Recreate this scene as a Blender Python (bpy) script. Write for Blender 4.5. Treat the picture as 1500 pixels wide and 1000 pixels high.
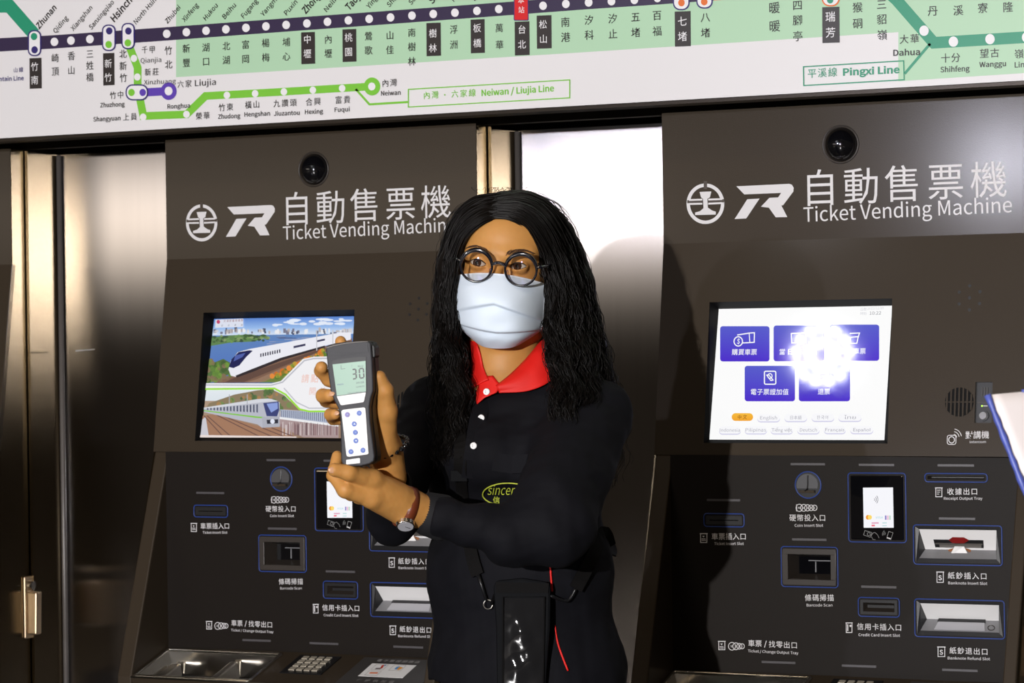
import bpy, bmesh, math, random
import numpy as np
from mathutils import Vector, Matrix
from mathutils.bvhtree import BVHTree

for o in list(bpy.data.objects):
    bpy.data.objects.remove(o)
SC = bpy.context.scene
COL = SC.collection
R = math.radians
random.seed(7)

# ------------------------------------------------------------------ camera
CAM = np.array([0.0, -4.178, 1.36])
FPX = 3900.0
YAW, PITCH, ROLL = R(-25.84378), R(-0.0082), R(-0.82005)

def cam_axes():
    cy, sy, cp, sp = math.cos(YAW), math.sin(YAW), math.cos(PITCH), math.sin(PITCH)
    f = np.array([sy*cp, cy*cp, sp]); r = np.array([cy, -sy, 0.0]); u = np.cross(r, f)
    cr, sr = math.cos(ROLL), math.sin(ROLL)
    return cr*r + sr*u, -sr*r + cr*u, f
CR, CU, CF = cam_axes()
cam = bpy.data.cameras.new('camera')
cam.sensor_width = 36.0
cam.lens = FPX/1500*36
cam.clip_start = 0.05
cam.dof.use_dof = True
cam.dof.focus_distance = 4.0
cam.dof.aperture_fstop = 14.0
camo = bpy.data.objects.new('camera', cam)
COL.objects.link(camo)
camo.matrix_world = Matrix(((CR[0], CU[0], -CF[0], CAM[0]), (CR[1], CU[1], -CF[1], CAM[1]), (CR[2], CU[2], -CF[2], CAM[2]), (0, 0, 0, 1)))
SC.camera = camo

# ------------------------------------------------------------------ exposure, world, lights
SC.view_settings.view_transform = 'Standard'
SC.view_settings.look = 'None'
SC.view_settings.exposure = 0.0
SC.view_settings.gamma = 1.0
w = bpy.data.worlds.new('world'); SC.world = w
w.use_nodes = True
bg = w.node_tree.nodes['Background']
bg.inputs[0].default_value = (1.0, 0.80, 0.60, 1)
bg.inputs[1].default_value = 0.03

def lamp(name, kind, loc, power, color=(1, 1, 1), target=None, **kw):
    l = bpy.data.lights.new(name, kind)
    l.energy = power; l.color = color
    for k, v in kw.items():
        setattr(l, k, v)
    o = bpy.data.objects.new(name, l); COL.objects.link(o)
    o.location = loc
    if target is not None:
        o.rotation_euler = (Vector(target)-Vector(loc)).to_track_quat('-Z', 'Y').to_euler()
    return o
# a press photographer's flash to the left of the camera, a second one held higher
lamp('press_flash', 'POINT', (-0.62, -7.10, 1.82), 1450, (1.0, 0.975, 0.97), shadow_soft_size=0.035)
lamp('second_flash', 'POINT', (-2.75, -5.9, 2.02), 160, (0.86, 0.86, 1.0), shadow_soft_size=0.04)
# unseen lamp mirrored in the right-hand screen, ringed points added to shape its starburst
RL, RT = Vector((-2.4396, -2.5481, 2.5751)), Vector((-1.4533, -0.0033, 1.3295))
_d = (RT-RL).normalized(); _a = _d.orthogonal().normalized(); _b = _d.cross(_a)
for rr_, nn_ in ((0.075, 13), (0.036, 8)):
    for k in range(nn_):
        t = 2*math.pi*(k+0.3)/nn_
        lamp('starburst_lamp', 'POINT', RL+_a*(rr_*math.cos(t))+_b*(rr_*math.sin(t)), 0.30, (0.95, 0.96, 1.0), shadow_soft_size=0.008)
# the concourse's ceiling lamps
for k, (x, y) in enumerate(((-3.4, -2.2), (-0.6, -2.2))):
    lamp('ceiling_lamp', 'AREA', (x, y, 3.1), 8, (1.0, 0.78, 0.52), target=(x, y, 0), shape='RECTANGLE', size=1.3, size_y=0.25)
lamp('far_ceiling_lamp', 'AREA', (-12.5, -16.0, 2.52), 85, (1.0, 0.88, 0.74), target=(-3.0, 0, 1.5), shape='RECTANGLE', size=8.0, size_y=0.2)

# ------------------------------------------------------------------ materials
def mat(name, color, rough=0.5, metal=0.0, spec=0.5, coat=0.0, coat_rough=0.05, emit=None, estr=0.0, bump=0.0, bscale=200.0, mottle=0.0, mscale=8.0, trans=0.0, sub=0.0, sheen=0.0, stretch=(1, 1, 1), aniso=0.0, rvar=0.0):
    m = bpy.data.materials.new(name); m.use_nodes = True
    nt = m.node_tree; b = nt.nodes['Principled BSDF']
    b.inputs['Base Color'].default_value = (*color, 1)
    b.inputs['Roughness'].default_value = rough
    b.inputs['Metallic'].default_value = metal
    b.inputs['Specular IOR Level'].default_value = spec
    b.inputs['Coat Weight'].default_value = coat
    b.inputs['Coat Roughness'].default_value = coat_rough
    b.inputs['Transmission Weight'].default_value = trans
    b.inputs['Sheen Weight'].default_value = sheen
    if sub:
        b.inputs['Subsurface Weight'].default_value = sub
        b.inputs['Subsurface Radius'].default_value = (0.010, 0.004, 0.002)
        b.inputs['Subsurface Scale'].default_value = 0.6
    if aniso:
        b.inputs['Anisotropic'].default_value = aniso
    if aniso:
        tg = nt.nodes.new('ShaderNodeTangent'); tg.direction_type = 'RADIAL'; tg.axis = 'Z'; nt.links.new(tg.outputs[0], b.inputs['Tangent']); b.inputs['Anisotropic Rotation'].default_value = 0.0
    if emit:
        b.inputs['Emission Color'].default_value = (*emit, 1)
        b.inputs['Emission Strength'].default_value = estr
    if bump or mottle or rvar:
        tc = nt.nodes.new('ShaderNodeTexCoord'); mp = nt.nodes.new('ShaderNodeMapping')
        mp.inputs['Scale'].default_value = stretch
        nt.links.new(tc.outputs['Object'], mp.inputs[0])
    if bump:
        n = nt.nodes.new('ShaderNodeTexNoise'); n.inputs['Scale'].default_value = bscale; n.inputs['Detail'].default_value = 3
        nt.links.new(mp.outputs[0], n.inputs['Vector'])
        bp = nt.nodes.new('ShaderNodeBump'); bp.inputs['Strength'].default_value = bump; bp.inputs['Distance'].default_value = 0.001
        nt.links.new(n.outputs[0], bp.inputs['Height']); nt.links.new(bp.outputs[0], b.inputs['Normal'])
    if mottle or rvar:
        n = nt.nodes.new('ShaderNodeTexNoise'); n.inputs['Scale'].default_value = mscale; n.inputs['Detail'].default_value = 5
        nt.links.new(mp.outputs[0], n.inputs['Vector'])
        if mottle:
            mx = nt.nodes.new('ShaderNodeMix'); mx.data_type = 'RGBA'
            mx.inputs[6].default_value = (*[c*(1-mottle) for c in color], 1)
            mx.inputs[7].default_value = (*[min(1, c*(1+mottle)) for c in color], 1)
            nt.links.new(n.outputs[0], mx.inputs[0]); nt.links.new(mx.outputs[2], b.inputs['Base Color'])
        if rvar:
            mr = nt.nodes.new('ShaderNodeMapRange'); mr.inputs[3].default_value = rough-rvar; mr.inputs[4].default_value = rough+rvar
            nt.links.new(n.outputs[0], mr.inputs[0]); nt.links.new(mr.outputs[0], b.inputs['Roughness'])
    return m

def attr_mat(name, rough=0.5, emission=0.0, coat=0.0, coat_rough=0.1, metal=0.0, spec=0.5):
    """colours come from the mesh's own colour attribute (printing, screen pictures)"""
    m = mat(name, (0.5, 0.5, 0.5), rough, metal, spec, coat, coat_rough)
    nt = m.node_tree; b = nt.nodes['Principled BSDF']
    a = nt.nodes.new('ShaderNodeVertexColor'); a.layer_name = 'print'
    if emission:
        b.inputs['Base Color'].default_value = (0.01, 0.01, 0.01, 1)
        nt.links.new(a.outputs[0], b.inputs['Emission Color']); b.inputs['Emission Strength'].default_value = emission
    else:
        nt.links.new(a.outputs[0], b.inputs['Base Color'])
    return m

def lin(r, g, b):
    f = lambda c: (c/255/12.92 if c/255 <= 0.04045 else ((c/255+0.055)/1.055)**2.4)
    return (f(r), f(g), f(b))

M = {}
M['paint'] = mat('bronze_grey_paint', (0.043, 0.0315, 0.0205), 0.45, 0.05, spec=0.12, coat=0.32, coat_rough=0.155, bump=0.35, bscale=900)
M['panel'] = mat('dark_panel_paint', (0.0095, 0.0066, 0.0046), 0.5, 0.0, spec=0.16, bump=0.12, bscale=900)
def brushed(name, color, rough, aniso):
    # vertically brushed stainless: fine streaks, reflections spread sideways
    m = bpy.data.materials.new(name); m.use_nodes = True; nt = m.node_tree; nt.nodes.clear()
    o = nt.nodes.new('ShaderNodeOutputMaterial'); g = nt.nodes.new('ShaderNodeBsdfAnisotropic'); g.distribution = 'BECKMANN'
    tg = nt.nodes.new('ShaderNodeTangent'); tg.direction_type = 'RADIAL'; tg.axis = 'Z'
    tc = nt.nodes.new('ShaderNodeTexCoord'); mp = nt.nodes.new('ShaderNodeMapping'); mp.inputs['Scale'].default_value = (14, 14, 0.12)
    n = nt.nodes.new('ShaderNodeTexNoise'); n.inputs['Scale'].default_value = 22; n.inputs['Detail'].default_value = 5
    mx = nt.nodes.new('ShaderNodeMix'); mx.data_type = 'RGBA'
    mx.inputs[6].default_value = (*[c*0.88 for c in color], 1); mx.inputs[7].default_value = (*[c*1.12 for c in color], 1)
    L = nt.links.new
    L(tc.outputs['Object'], mp.inputs[0]); L(mp.outputs[0], n.inputs['Vector']); L(n.outputs[0], mx.inputs[0]); L(mx.outputs[2], g.inputs['Color'])
    g.inputs['Roughness'].default_value = rough; g.inputs['Anisotropy'].default_value = aniso; g.inputs['Rotation'].default_value = 0.25; L(tg.outputs[0], g.inputs['Tangent'])
    L(g.outputs[0], o.inputs[0]); return m
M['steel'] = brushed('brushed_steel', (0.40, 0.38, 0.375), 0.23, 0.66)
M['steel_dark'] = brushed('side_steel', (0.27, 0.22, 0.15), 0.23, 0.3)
M['bead'] = mat('sealant_bead', (0.10, 0.09, 0.085), 0.35, 0.0, bump=0.2, bscale=80)
M['black'] = mat('black_plastic', (0.008, 0.008, 0.009), 0.35)
M['lightscuff'] = mat('pale_scuff', (0.30, 0.29, 0.28), 0.7)
M['bezel'] = mat('matt_black_bezel', (0.0035, 0.0033, 0.0035), 0.6, spec=0.12)
M['blackgloss'] = mat('black_glass', (0.004, 0.004, 0.005), 0.04, coat=1.0, coat_rough=0.02)
M['chrome'] = mat('polished_chrome', (0.80, 0.78, 0.74), 0.14, 1.0)
M['blue'] = mat('blue_outline_paint', lin(38, 66, 140), 0.4)
M['slit'] = mat('grey_indicator_slit', (0.075, 0.07, 0.075), 0.4)
M['whiteplas'] = mat('white_plastic', (0.90, 0.89, 0.88), 0.4)
M['greyplas'] = mat('grey_plastic', (0.22, 0.22, 0.23), 0.45)
M['midplas'] = mat('dark_brown_plastic', (0.035, 0.028, 0.023), 0.35)
M['print'] = attr_mat('printed_lettering', 0.45)
M['picture'] = attr_mat('lit_screen_picture', 0.05, emission=1.0, coat=1.0, coat_rough=0.05)
M['signface'] = mat('white_sign_acrylic', (0.80, 0.785, 0.80), 0.35, mottle=0.03, mscale=3)
M['signprint'] = attr_mat('sign_printing', 0.35)
M['soffit'] = mat('dark_bronze_trim', (0.035, 0.028, 0.022), 0.3, 0.7)
M['floor'] = mat('polished_stone_floor', (0.04, 0.036, 0.032), 0.25, mottle=0.3, mscale=6)
M['redglass'] = mat('red_translucent_plastic', (0.20, 0.012, 0.012), 0.1)

# ------------------------------------------------------------------ object helpers
def link(name, me, material=None, parent=None, smooth=False):
    o = bpy.data.objects.new(name, me); COL.objects.link(o)
    if material is not None:
        for m_ in (material if isinstance(material, (list, tuple)) else [material]):
            me.materials.append(m_)
    if smooth:
        me.polygons.foreach_set('use_smooth', [True]*len(me.polygons))
    if parent is not None:
        o.parent = parent
        o.matrix_parent_inverse = parent_world(parent).inverted()
    return o

def parent_world(p):
    m = p.matrix_basis.copy()
    if p.parent:
        m = parent_world(p.parent) @ p.matrix_parent_inverse @ m
    return m

def empty(name, loc, label, cat, group=None):
    o = bpy.data.objects.new(name, None); COL.objects.link(o)
    o.location = loc; o.empty_display_size = 0.1
    o['label'] = label; o['category'] = cat
    if group: o['group'] = group
    return o

class MB:
    """collects shapes, builds one mesh"""
    def __init__(s): s.v = []; s.f = []
    def add(s, vs, fs):
        n = len(s.v); s.v += [tuple(v) for v in vs]; s.f += [tuple(i+n for i in f) for f in fs]; return s
    def box(s, a, b):
        (x0, y0, z0), (x1, y1, z1) = a, b
        return s.add([(x0,y0,z0),(x1,y0,z0),(x1,y1,z0),(x0,y1,z0),(x0,y0,z1),(x1,y0,z1),(x1,y1,z1),(x0,y1,z1)],
                     [(0,3,2,1),(4,5,6,7),(0,1,5,4),(1,2,6,5),(2,3,7,6),(3,0,4,7)])
    def hexa(s, p):   # 8 points: front four (bl, br, tr, tl), back four
        return s.add(p, [(0,1,2,3),(7,6,5,4),(0,4,5,1),(1,5,6,2),(2,6,7,3),(3,7,4,0)])
    def prism_x(s, prof, x0, x1):   # profile of (y, z) swept along x
        n = len(prof)
        vs = [(x0, y, z) for y, z in prof]+[(x1, y, z) for y, z in prof]
        fs = [tuple(range(n)), tuple(range(2*n-1, n-1, -1))]+[(i, i+n, (i+1) % n+n, (i+1) % n) for i in range(n)]
        return s.add(vs, fs)
    def tube(s, pts, r, n=8, closed=False, cap=True):
        pts = [Vector(p) for p in pts]; m = len(pts)
        rr = r if isinstance(r, (list, tuple)) else [r]*m
        up = None; rings = []
        for i in range(m):
            a = pts[i-1] if (i > 0 or closed) else pts[i]
            b = pts[(i+1) % m] if (i < m-1 or closed) else pts[i]
            t = (b-a).normalized()
            if up is None:
                up = t.orthogonal().normalized()
            up = (up-t*up.dot(t))
            if up.length < 1e-6: up = t.orthogonal()
            up.normalize(); sd = t.cross(up)
            rings.append([pts[i]+rr[i]*(math.cos(2*math.pi*k/n)*up+math.sin(2*math.pi*k/n)*sd) for k in range(n)])
        base = len(s.v)
        for rg in rings: s.v += [tuple(v) for v in rg]
        for i in range(m if closed else m-1):
            j = (i+1) % m
            for k in range(n):
                l = (k+1) % n
                s.f.append((base+i*n+k, base+i*n+l, base+j*n+l, base+j*n+k))
        if cap and not closed:
            s.f.append(tuple(base+k for k in range(n-1, -1, -1)))
            s.f.append(tuple(base+(m-1)*n+k for k in range(n)))
        return s
    def ball(s, c, r, nu=20, nv=12, ax=None):
        c = Vector(c); r = r if isinstance(r, (tuple, list)) else (r, r, r)
        X, Y, Z = ax if ax else (Vector((1,0,0)), Vector((0,1,0)), Vector((0,0,1)))
        vs = []
        for j in range(nv+1):
            t = math.pi*j/nv
            for i in range(nu):
                p = 2*math.pi*i/nu
                vs.append(c+X*(r[0]*math.sin(t)*math.cos(p))+Y*(r[1]*math.sin(t)*math.sin(p))+Z*(r[2]*math.cos(t)))
        fs = [(j*nu+i, (j+1)*nu+i, (j+1)*nu+(i+1) % nu, j*nu+(i+1) % nu) for j in range(nv) for i in range(nu)]
        return s.add(vs, fs)
    def disc_solid(s, c, nrm, r0, h, n=32, r1=None):   # short cylinder/cone from c along nrm
        c = Vector(c); nrm = Vector(nrm).normalized(); r1 = r0 if r1 is None else r1
        a = nrm.orthogonal().normalized(); b = nrm.cross(a)
        vs = [c+r0*(math.cos(2*math.pi*k/n)*a+math.sin(2*math.pi*k/n)*b) for k in range(n)]
        vs += [c+nrm*h+r1*(math.cos(2*math.pi*k/n)*a+math.sin(2*math.pi*k/n)*b) for k in range(n)]
        fs = [tuple(range(n-1, -1, -1)), tuple(range(n, 2*n))]+[(k, (k+1) % n, n+(k+1) % n, n+k) for k in range(n)]
        return s.add(vs, fs)
    def build(s, name, material, parent=None, smooth=False, bevel=0.0):
        me = bpy.data.meshes.new(name); me.from_pydata(s.v, [], s.f); 
        bm = bmesh.new(); bm.from_mesh(me)
        bmesh.ops.remove_doubles(bm, verts=bm.verts, dist=1e-6)
        bmesh.ops.recalc_face_normals(bm, faces=bm.faces)
        bm.to_mesh(me); bm.free(); me.update()
        o = link(name, me, material, parent, smooth)
        if bevel:
            md = o.modifiers.new('bevel', 'BEVEL'); md.width = bevel; md.segments = 2; md.limit_method = 'ANGLE'
        return o

# ------------------------------------------------------------------ measured points -> points on real planes
def ray(px, py):
    return CF + CR*(px-750)/FPX - CU*(py-500)/FPX
def depth(px, py, d):
    """the point at distance d along the optical axis"""
    return CAM + ray(px, py)*d

class Plane:
    """a real flat surface: a point, its normal, its up direction"""
    def __init__(s, p, n, shift=0.0):
        s.p = np.array(p, float); s.n = np.array(n, float)/np.linalg.norm(n)
        s.up = np.array([0, 0, 1.0]); s.up = s.up - s.n*s.up.dot(s.n); s.up /= np.linalg.norm(s.up)
        s.rt = np.cross(s.up, s.n); s.shift = shift
    def at(s, px, py, off=0.0):
        """point of the surface seen at that place of the photograph (for a machine `shift` metres to the left)"""
        o = CAM + np.array([s.shift, 0, 0]); d = ray(px, py)
        t = (s.p-o).dot(s.n)/d.dot(s.n)
        return o + d*t + s.n*off
    def uv(s, P): q = np.asarray(P)-s.p; return np.array([q.dot(s.rt), q.dot(s.up)])
    def xyz(s, u, v, off=0.0): return s.p + s.rt*u + s.up*v + s.n*off
    def mpp(s, px, py):
        return np.linalg.norm(s.at(px, py+1)-s.at(px, py))
    def shifted(s, sh): return Plane(s.p, s.n, sh)

_txt = {}
try:                                           # Blender's own bundled interface face, closer to the sign's grotesque lettering
    import os
    FACE_FONT = bpy.data.fonts.load(os.path.join(bpy.utils.system_resource('DATAFILES'), 'fonts', 'Noto Sans CJK Regular.woff2'))
except Exception:
    FACE_FONT = None
def glyphs(t, bold=0.0, shear=0.0, res=3):
    key = (t, bold, shear, res)
    if key not in _txt:
        cu = bpy.data.curves.new('t', 'FONT'); cu.body = t; cu.size = 1
        if FACE_FONT is not None and t.isascii(): cu.font = FACE_FONT
        cu.offset = bold; cu.shear = shear; cu.resolution_u = res
        o = bpy.data.objects.new('t', cu); me = o.to_mesh()
        v = np.array([tuple(p.co)[:2] for p in me.vertices]).reshape(-1, 2); f = [tuple(p.vertices) for p in me.polygons]
        o.to_mesh_clear(); bpy.data.objects.remove(o); bpy.data.curves.remove(cu)
        _txt[key] = (v, f)
    return _txt[key]

CAPH = None
def _caph():
    global CAPH
    CAPH = float(glyphs('H')[0][:, 1].max())

class Print:
    """flat printing on a plane, one mesh with a colour attribute; lay = layer above the surface"""
    STEP = 0.00025
    def __init__(s, plane): s.pl = plane; s.v = []; s.f = []; s.c = []
    def _add(s, pts, faces, cols):
        n = len(s.v); s.v += [tuple(p) for p in pts]; s.f += [tuple(i+n for i in f) for f in faces]
        s.c += cols if isinstance(cols, list) else [cols]*len(pts)
    def poly(s, pp, col, lay=1):
        cols = [lin(*c) for c in col] if isinstance(col, list) else lin(*col)
        s._add([s.pl.at(x, y, lay*s.STEP) for x, y in pp], [tuple(range(len(pp)))], cols)
    def rrect(s, a, b, r, col, lay=1, n=5, c2=None):
        """rounded rectangle given by its four photo corners or two opposite ones; c2 = lower colour"""
        pts = s.rr_pts(a, b, r, n)
        if c2:
            ys = [p[1] for p in pts]; y0, y1 = min(ys), max(ys)
            cols = [tuple(c+(d-c)*(p[1]-y0)/(y1-y0) for c, d in zip(col, c2)) for p in pts]
            s.poly(pts, cols, lay)
        else: s.poly(pts, col, lay)
    @staticmethod
    def rr_pts(a, b, r, n=5):
        (x0, y0), (x1, y1) = a, b; pts = []
        for cx, cy, a0 in ((x0+r, y0+r, 180), (x1-r, y0+r, 270), (x1-r, y1-r, 0), (x0+r, y1-r, 90)):
            for k in range(n+1):
                t = R(a0+90*k/n); pts.append((cx+r*math.cos(t), cy+r*math.sin(t)))
        return pts
    def disc(s, x, y, rx, col, lay=1, ry=None, n=24):
        ry = ry or rx*1.1
        s.poly([(x+rx*math.cos(2*math.pi*k/n), y+ry*math.sin(2*math.pi*k/n)) for k in range(n)], col, lay)
    def ring(s, x, y, rx, w_, col, lay=1, ry=None, n=28, a0=0, a1=360):
        ry = ry or rx*1.1; k_ = ry/rx
        pts = [(x+rx*math.cos(R(a0+(a1-a0)*k/n)), y+ry*math.sin(R(a0+(a1-a0)*k/n))) for k in range(n+1)]
        s.line(pts, w_, col, lay)
    def line(s, pts, w_, col, lay=1, closed=False):
        pts = [np.array(p, float) for p in pts]; m = len(pts); L = []; Rr = []
        for i in range(m):
            a = pts[i-1] if (i > 0 or closed) else pts[i]; b = pts[(i+1) % m] if (i < m-1 or closed) else pts[i]
            d1 = pts[i]-a; d2 = b-pts[i]
            d1 = d1/np.linalg.norm(d1) if np.linalg.norm(d1) > 1e-9 else d2/np.linalg.norm(d2)
            d2 = d2/np.linalg.norm(d2) if np.linalg.norm(d2) > 1e-9 else d1
            t = d1+d2; t /= (np.linalg.norm(t) or 1); nn = np.array([-t[1], t[0]]); k = 1/max(0.5, nn.dot(np.array([-d1[1], d1[0]])))
            L.append(pts[i]+nn*w_/2*k); Rr.append(pts[i]-nn*w_/2*k)
        P = [s.pl.at(p[0], p[1], lay*s.STEP) for p in L+Rr]
        s._add(P, [(i, (i+1) % m, m+(i+1) % m, m+i) for i in range(m if closed else m-1)], lin(*col))
    def frame(s, a, b, w_, col, lay=1, r=0.0):
        if r: s.line(s.rr_pts(a, b, r), w_, col, lay, True)
        else: s.line([a, (b[0], a[1]), b, (a[0], b[1])], w_, col, lay, True)
    def text(s, t, a, b, h, col, lay=2, bold=0.0, shear=0.0, res=3, cjk=False, dx=None):
        """t set so that it runs from photo point a to b along its baseline, cap height h photo pixels"""
        v, f = glyphs(t, bold*0.3, shear, res)
        if not len(v): return
        A = s.pl.at(*a); B = s.pl.at(*b); d = B-A; wd = np.linalg.norm(d); d = d/wd
        up = np.cross(s.pl.n, d)
        H = h*s.pl.mpp((a[0]+b[0])/2, (a[1]+b[1])/2)
        x0, x1 = v[:, 0].min(), v[:, 0].max()
        if cjk:
            y0, y1 = v[:, 1].min(), v[:, 1].max(); yy = (v[:, 1]-y0)/(y1-y0)*H
        else: yy = v[:, 1]/(CAPH if t.isascii() else 0.69)*H
        xx = (v[:, 0]-x0)/(x1-x0)*wd
        P = A[None]+xx[:, None]*d+yy[:, None]*up+s.pl.n*lay*s.STEP
        s._add(P, f, lin(*col))
    def glyph(s, ch, c, em, col, lay=2, bold=0.004, wide=1.0):
        """one Chinese character centred at photo point c, em square of em photo pixels"""
        v, f = glyphs(ch, bold, 0, 2)
        C = s.pl.at(*c); H = em*s.pl.mpp(*c)
        P = C[None]+((v[:, 0]-0.5)*H*wide)[:, None]*s.pl.rt+((v[:, 1]-0.36)*H)[:, None]*s.pl.up+s.pl.n*lay*s.STEP
        s._add(P, f, lin(*col))
    def row(s, t, a, b, em, col, lay=2, bold=0.004, wide=1.0):
        """characters spread evenly with first glyph centred at a, last at b"""
        n = len(t)
        for i, ch in enumerate(t):
            k = i/(n-1) if n > 1 else 0
            s.glyph(ch, (a[0]+(b[0]-a[0])*k, a[1]+(b[1]-a[1])*k), em, col, lay, bold, wide)
    def build(s, name, material, parent=None):
        me = bpy.data.meshes.new(name); me.from_pydata(s.v, [], s.f)
        ca = me.color_attributes.new('print', 'FLOAT_COLOR', 'POINT')
        ca.data.foreach_set('color', np.array([(*c, 1.0) for c in s.c], dtype=np.float32).ravel())
        # face the way of the plane
        bm = bmesh.new(); bm.from_mesh(me); nn = Vector(s.pl.n)
        bm.normal_update()
        fl = [f for f in bm.faces if f.normal.dot(nn) < 0]
        bmesh.ops.reverse_faces(bm, faces=fl); bm.to_mesh(me); bm.free()
        return link(name, me, material, parent)

_caph()
def structure(o):
    o['kind'] = 'structure'; return o
# ------------------------------------------------------------------ the setting
ZC = 1.36
XL, XR = -1.737, -1.090            # right-hand machine's two sides; the machines stand 1 m apart
ZT = ZC+0.383                      # top of the machines = underside of the route map sign
structure(MB().box((-7, -9, -0.1), (3, 1.2, 0)).build('floor', M['floor']))
wb = structure(MB().box((-5.6, 0.75, 0), (1.2, 0.85, 3.2)).build('wall_back', M['soffit']))
for k in range(4):                 # stainless cladding between the machines, with a return on its left and a sealant bead
    xo = -k+1.0
    a, b = XR-1.0+xo+0.012, XL+xo
    tp = structure(MB().box((a, 0.150, 0), (b, 0.158, ZT-0.004)).build('trim_%d' % (k*3+1), M['steel']))
    if k == 2:                     # a pale scuff on the left-hand sheet
        MB().hexa([(a+0.030, 0.1494, 1.3515), (a+0.074, 0.1494, 1.3545), (a+0.076, 0.1494, 1.3565), (a+0.030, 0.1494, 1.3550), (a+0.030, 0.1502, 1.3515), (a+0.074, 0.1502, 1.3545), (a+0.076, 0.1502, 1.3565), (a+0.030, 0.1502, 1.3550)]).build('scuff_mark', M['lightscuff'], tp)
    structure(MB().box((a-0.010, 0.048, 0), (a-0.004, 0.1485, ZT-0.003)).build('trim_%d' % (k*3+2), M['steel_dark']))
    structure(MB().tube([(a+0.001, 0.144, 0.0), (a+0.001, 0.144, ZT-0.006)], 0.0055, 8).build('trim_%d' % (k*3+3), M['bead'], smooth=True))

# ------------------------------------------------------------------ the route map sign above the machines
WHITE = (238, 237, 240)
def build_sign():
    y0 = -0.13
    pl = Plane((0, y0, ZC), (0, -1, 0))
    x0, x1 = -5.2, 0.9
    root = empty('route_map_sign', ((x0+x1)/2, 0.0, ZT), 'long white route map sign with coloured railway lines above the ticket machines', 'sign')
    zb, zt = ZT+0.004, ZT+0.62
    MB().box((x0, y0, zb+0.004), (x1, y0+0.02, zt)).build('sign_panel', M['signface'], root)
    f = MB()
    f.box((x0, y0+0.021, zb-0.002), (x1, y0+0.045, zt)).box((x0, 0.05, zb-0.003), (x1, 0.075, zb+0.03))
    f.box((x0, y0+0.046, zb+0.010), (x1, 0.15, zt)).box((x0, y0+0.004, zb-0.002), (x1, y0+0.0208, zb+0.0035))
    f.build('sign_frame', M['soffit'], root)
    p = Print(pl)
    c1 = lambda x, y: (x*0.26667, y*0.26667)
    c2 = lambda x, y: (400+x*0.26667, y*0.26667)
    c3 = lambda x, y: (800+x*0.23333, y*0.23333)
    c4 = lambda x, y: (1100+x*0.26667, y*0.26667)
    GRN, PUR, NAVY, LIME, TEAL, VIO, BLK, BOX = (178, 216, 182), (48, 36, 70), (48, 38, 110), (122, 200, 58), (34, 148, 112), (92, 62, 176), (38, 34, 34), (44, 38, 38)
    ORG, RED = (226, 110, 34), (214, 16, 22)
    top = -150
    p.poly([(258, 113), (400, 104.5), (800, 80), (1316, 47), (1316, top), (258, top+60)], GRN, 1)
    p.poly([(1316, 119), (1700, 94), (1700, top-20), (1316, top)], GRN, 1)
    # main line
    p.line([(-60, 69), (80, 61.3), (244.5, 49.6), (390, 38.7), (541, 27.7), (699, 16), (862, 3.7), (963, -3), (1045, -9)], 19.5, PUR, 2)
    p.line([(1045, -9), (1300, -27)], 19.5, ORG, 2)
    p.line([(-60, 9), (14, 9), (50, 50)], 19, TEAL, 2)
    p.line([c4(700, -90), c4(800, 0), c4(1005, 235), c4(1500, 205), c4(1900, 180)], 17, TEAL, 2)
    p.line([c4(985, 240), c4(845, 405)], 4, TEAL, 2)
    p.line([c1(705, 240), c1(737, 321), c1(757, 372), c1(757, 480), c1(788, 637), c1(1026, 628), c1(1130, 527), c1(1500, 507), c2(380, 484), c2(545, 475)], 11.2, LIME, 2)
    p.line([c2(455, 490), c2(530, 573), c2(745, 560)], 3.2, LIME, 2)
    p.line([c1(787, 508), c1(928, 500)], 12, VIO, 3)
    # stations on the main line
    dots = [c1(*q) for q in ((300,230),(391,223),(495,215),(917,186),(1025,177),(1133,169),(1242,161),(1352,153),(1462,145))]
    dots += [c2(*q) for q in ((73,137),(187,129),(300,120),(415,112),(529,104),(646,96),(764,86),(881,77),(1000,70),(1121,60),(1241,50),(1484,32))]
    dots += [c3(*q) for q in ((125,25),(268,16),(411,8),(555,0),(700,-12))]
    for d in dots: p.disc(*d, 5.6, WHITE, 3)
    for q in ((737,321),(756,423),(788,643),(1026,628),(1248,523),(1403,514)): p.disc(*c1(*q), 4.8, WHITE, 4)
    for q in ((61,504),(220,495),(381,485)): p.disc(*c2(*q), 4.8, WHITE, 4)
    p.disc(*c2(545, 475), 12, LIME, 4); p.disc(*c2(544, 475), 5.3, WHITE, 5)
    p.disc(*c1(928, 501), 11.7, VIO, 4); p.disc(*c1(928, 500), 5.8, WHITE, 5)
    for q in ((952,169),(1113,229),(1314,215),(1515,205)): p.disc(*c4(*q), 6.9, WHITE, 4)
    def capsule(a, b, d1, d2, k1, k2, edge=NAVY):
        r = min(abs(b[0]-a[0]), abs(b[1]-a[1]))*0.42
        p.rrect(a, b, r, edge, 5); p.rrect((a[0]+2, a[1]+2), (b[0]-2, b[1]-2), r-1.6, WHITE, 6)
        if d1: p.disc(*d1, 4.8, k1, 7)
        if d2: p.disc(*d2, 4.8, k2, 7)
    capsule(c1(155,165), c1(229,309), c1(190,201), c1(193,274), TEAL, NAVY)
    capsule(c1(562,135), c1(638,281), c1(603,170), c1(600,245), NAVY, LIME)
    capsule(c1(669,126), c1(743,271), c1(708,171), c1(705,236), NAVY, LIME)
    capsule(c1(692,463), c1(816,552), c1(725,508), c1(787,508), LIME, VIO)
    capsule(c3(797,-100), c3(903,65), c3(852,18), None, ORG, ORG)
    capsule(c3(944,-110), c3(1048,55), c3(995,12), None, ORG, ORG)
    capsule(c4(390,-110), c4(489,36), c4(437,0), None, TEAL, TEAL, ORG)
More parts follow.
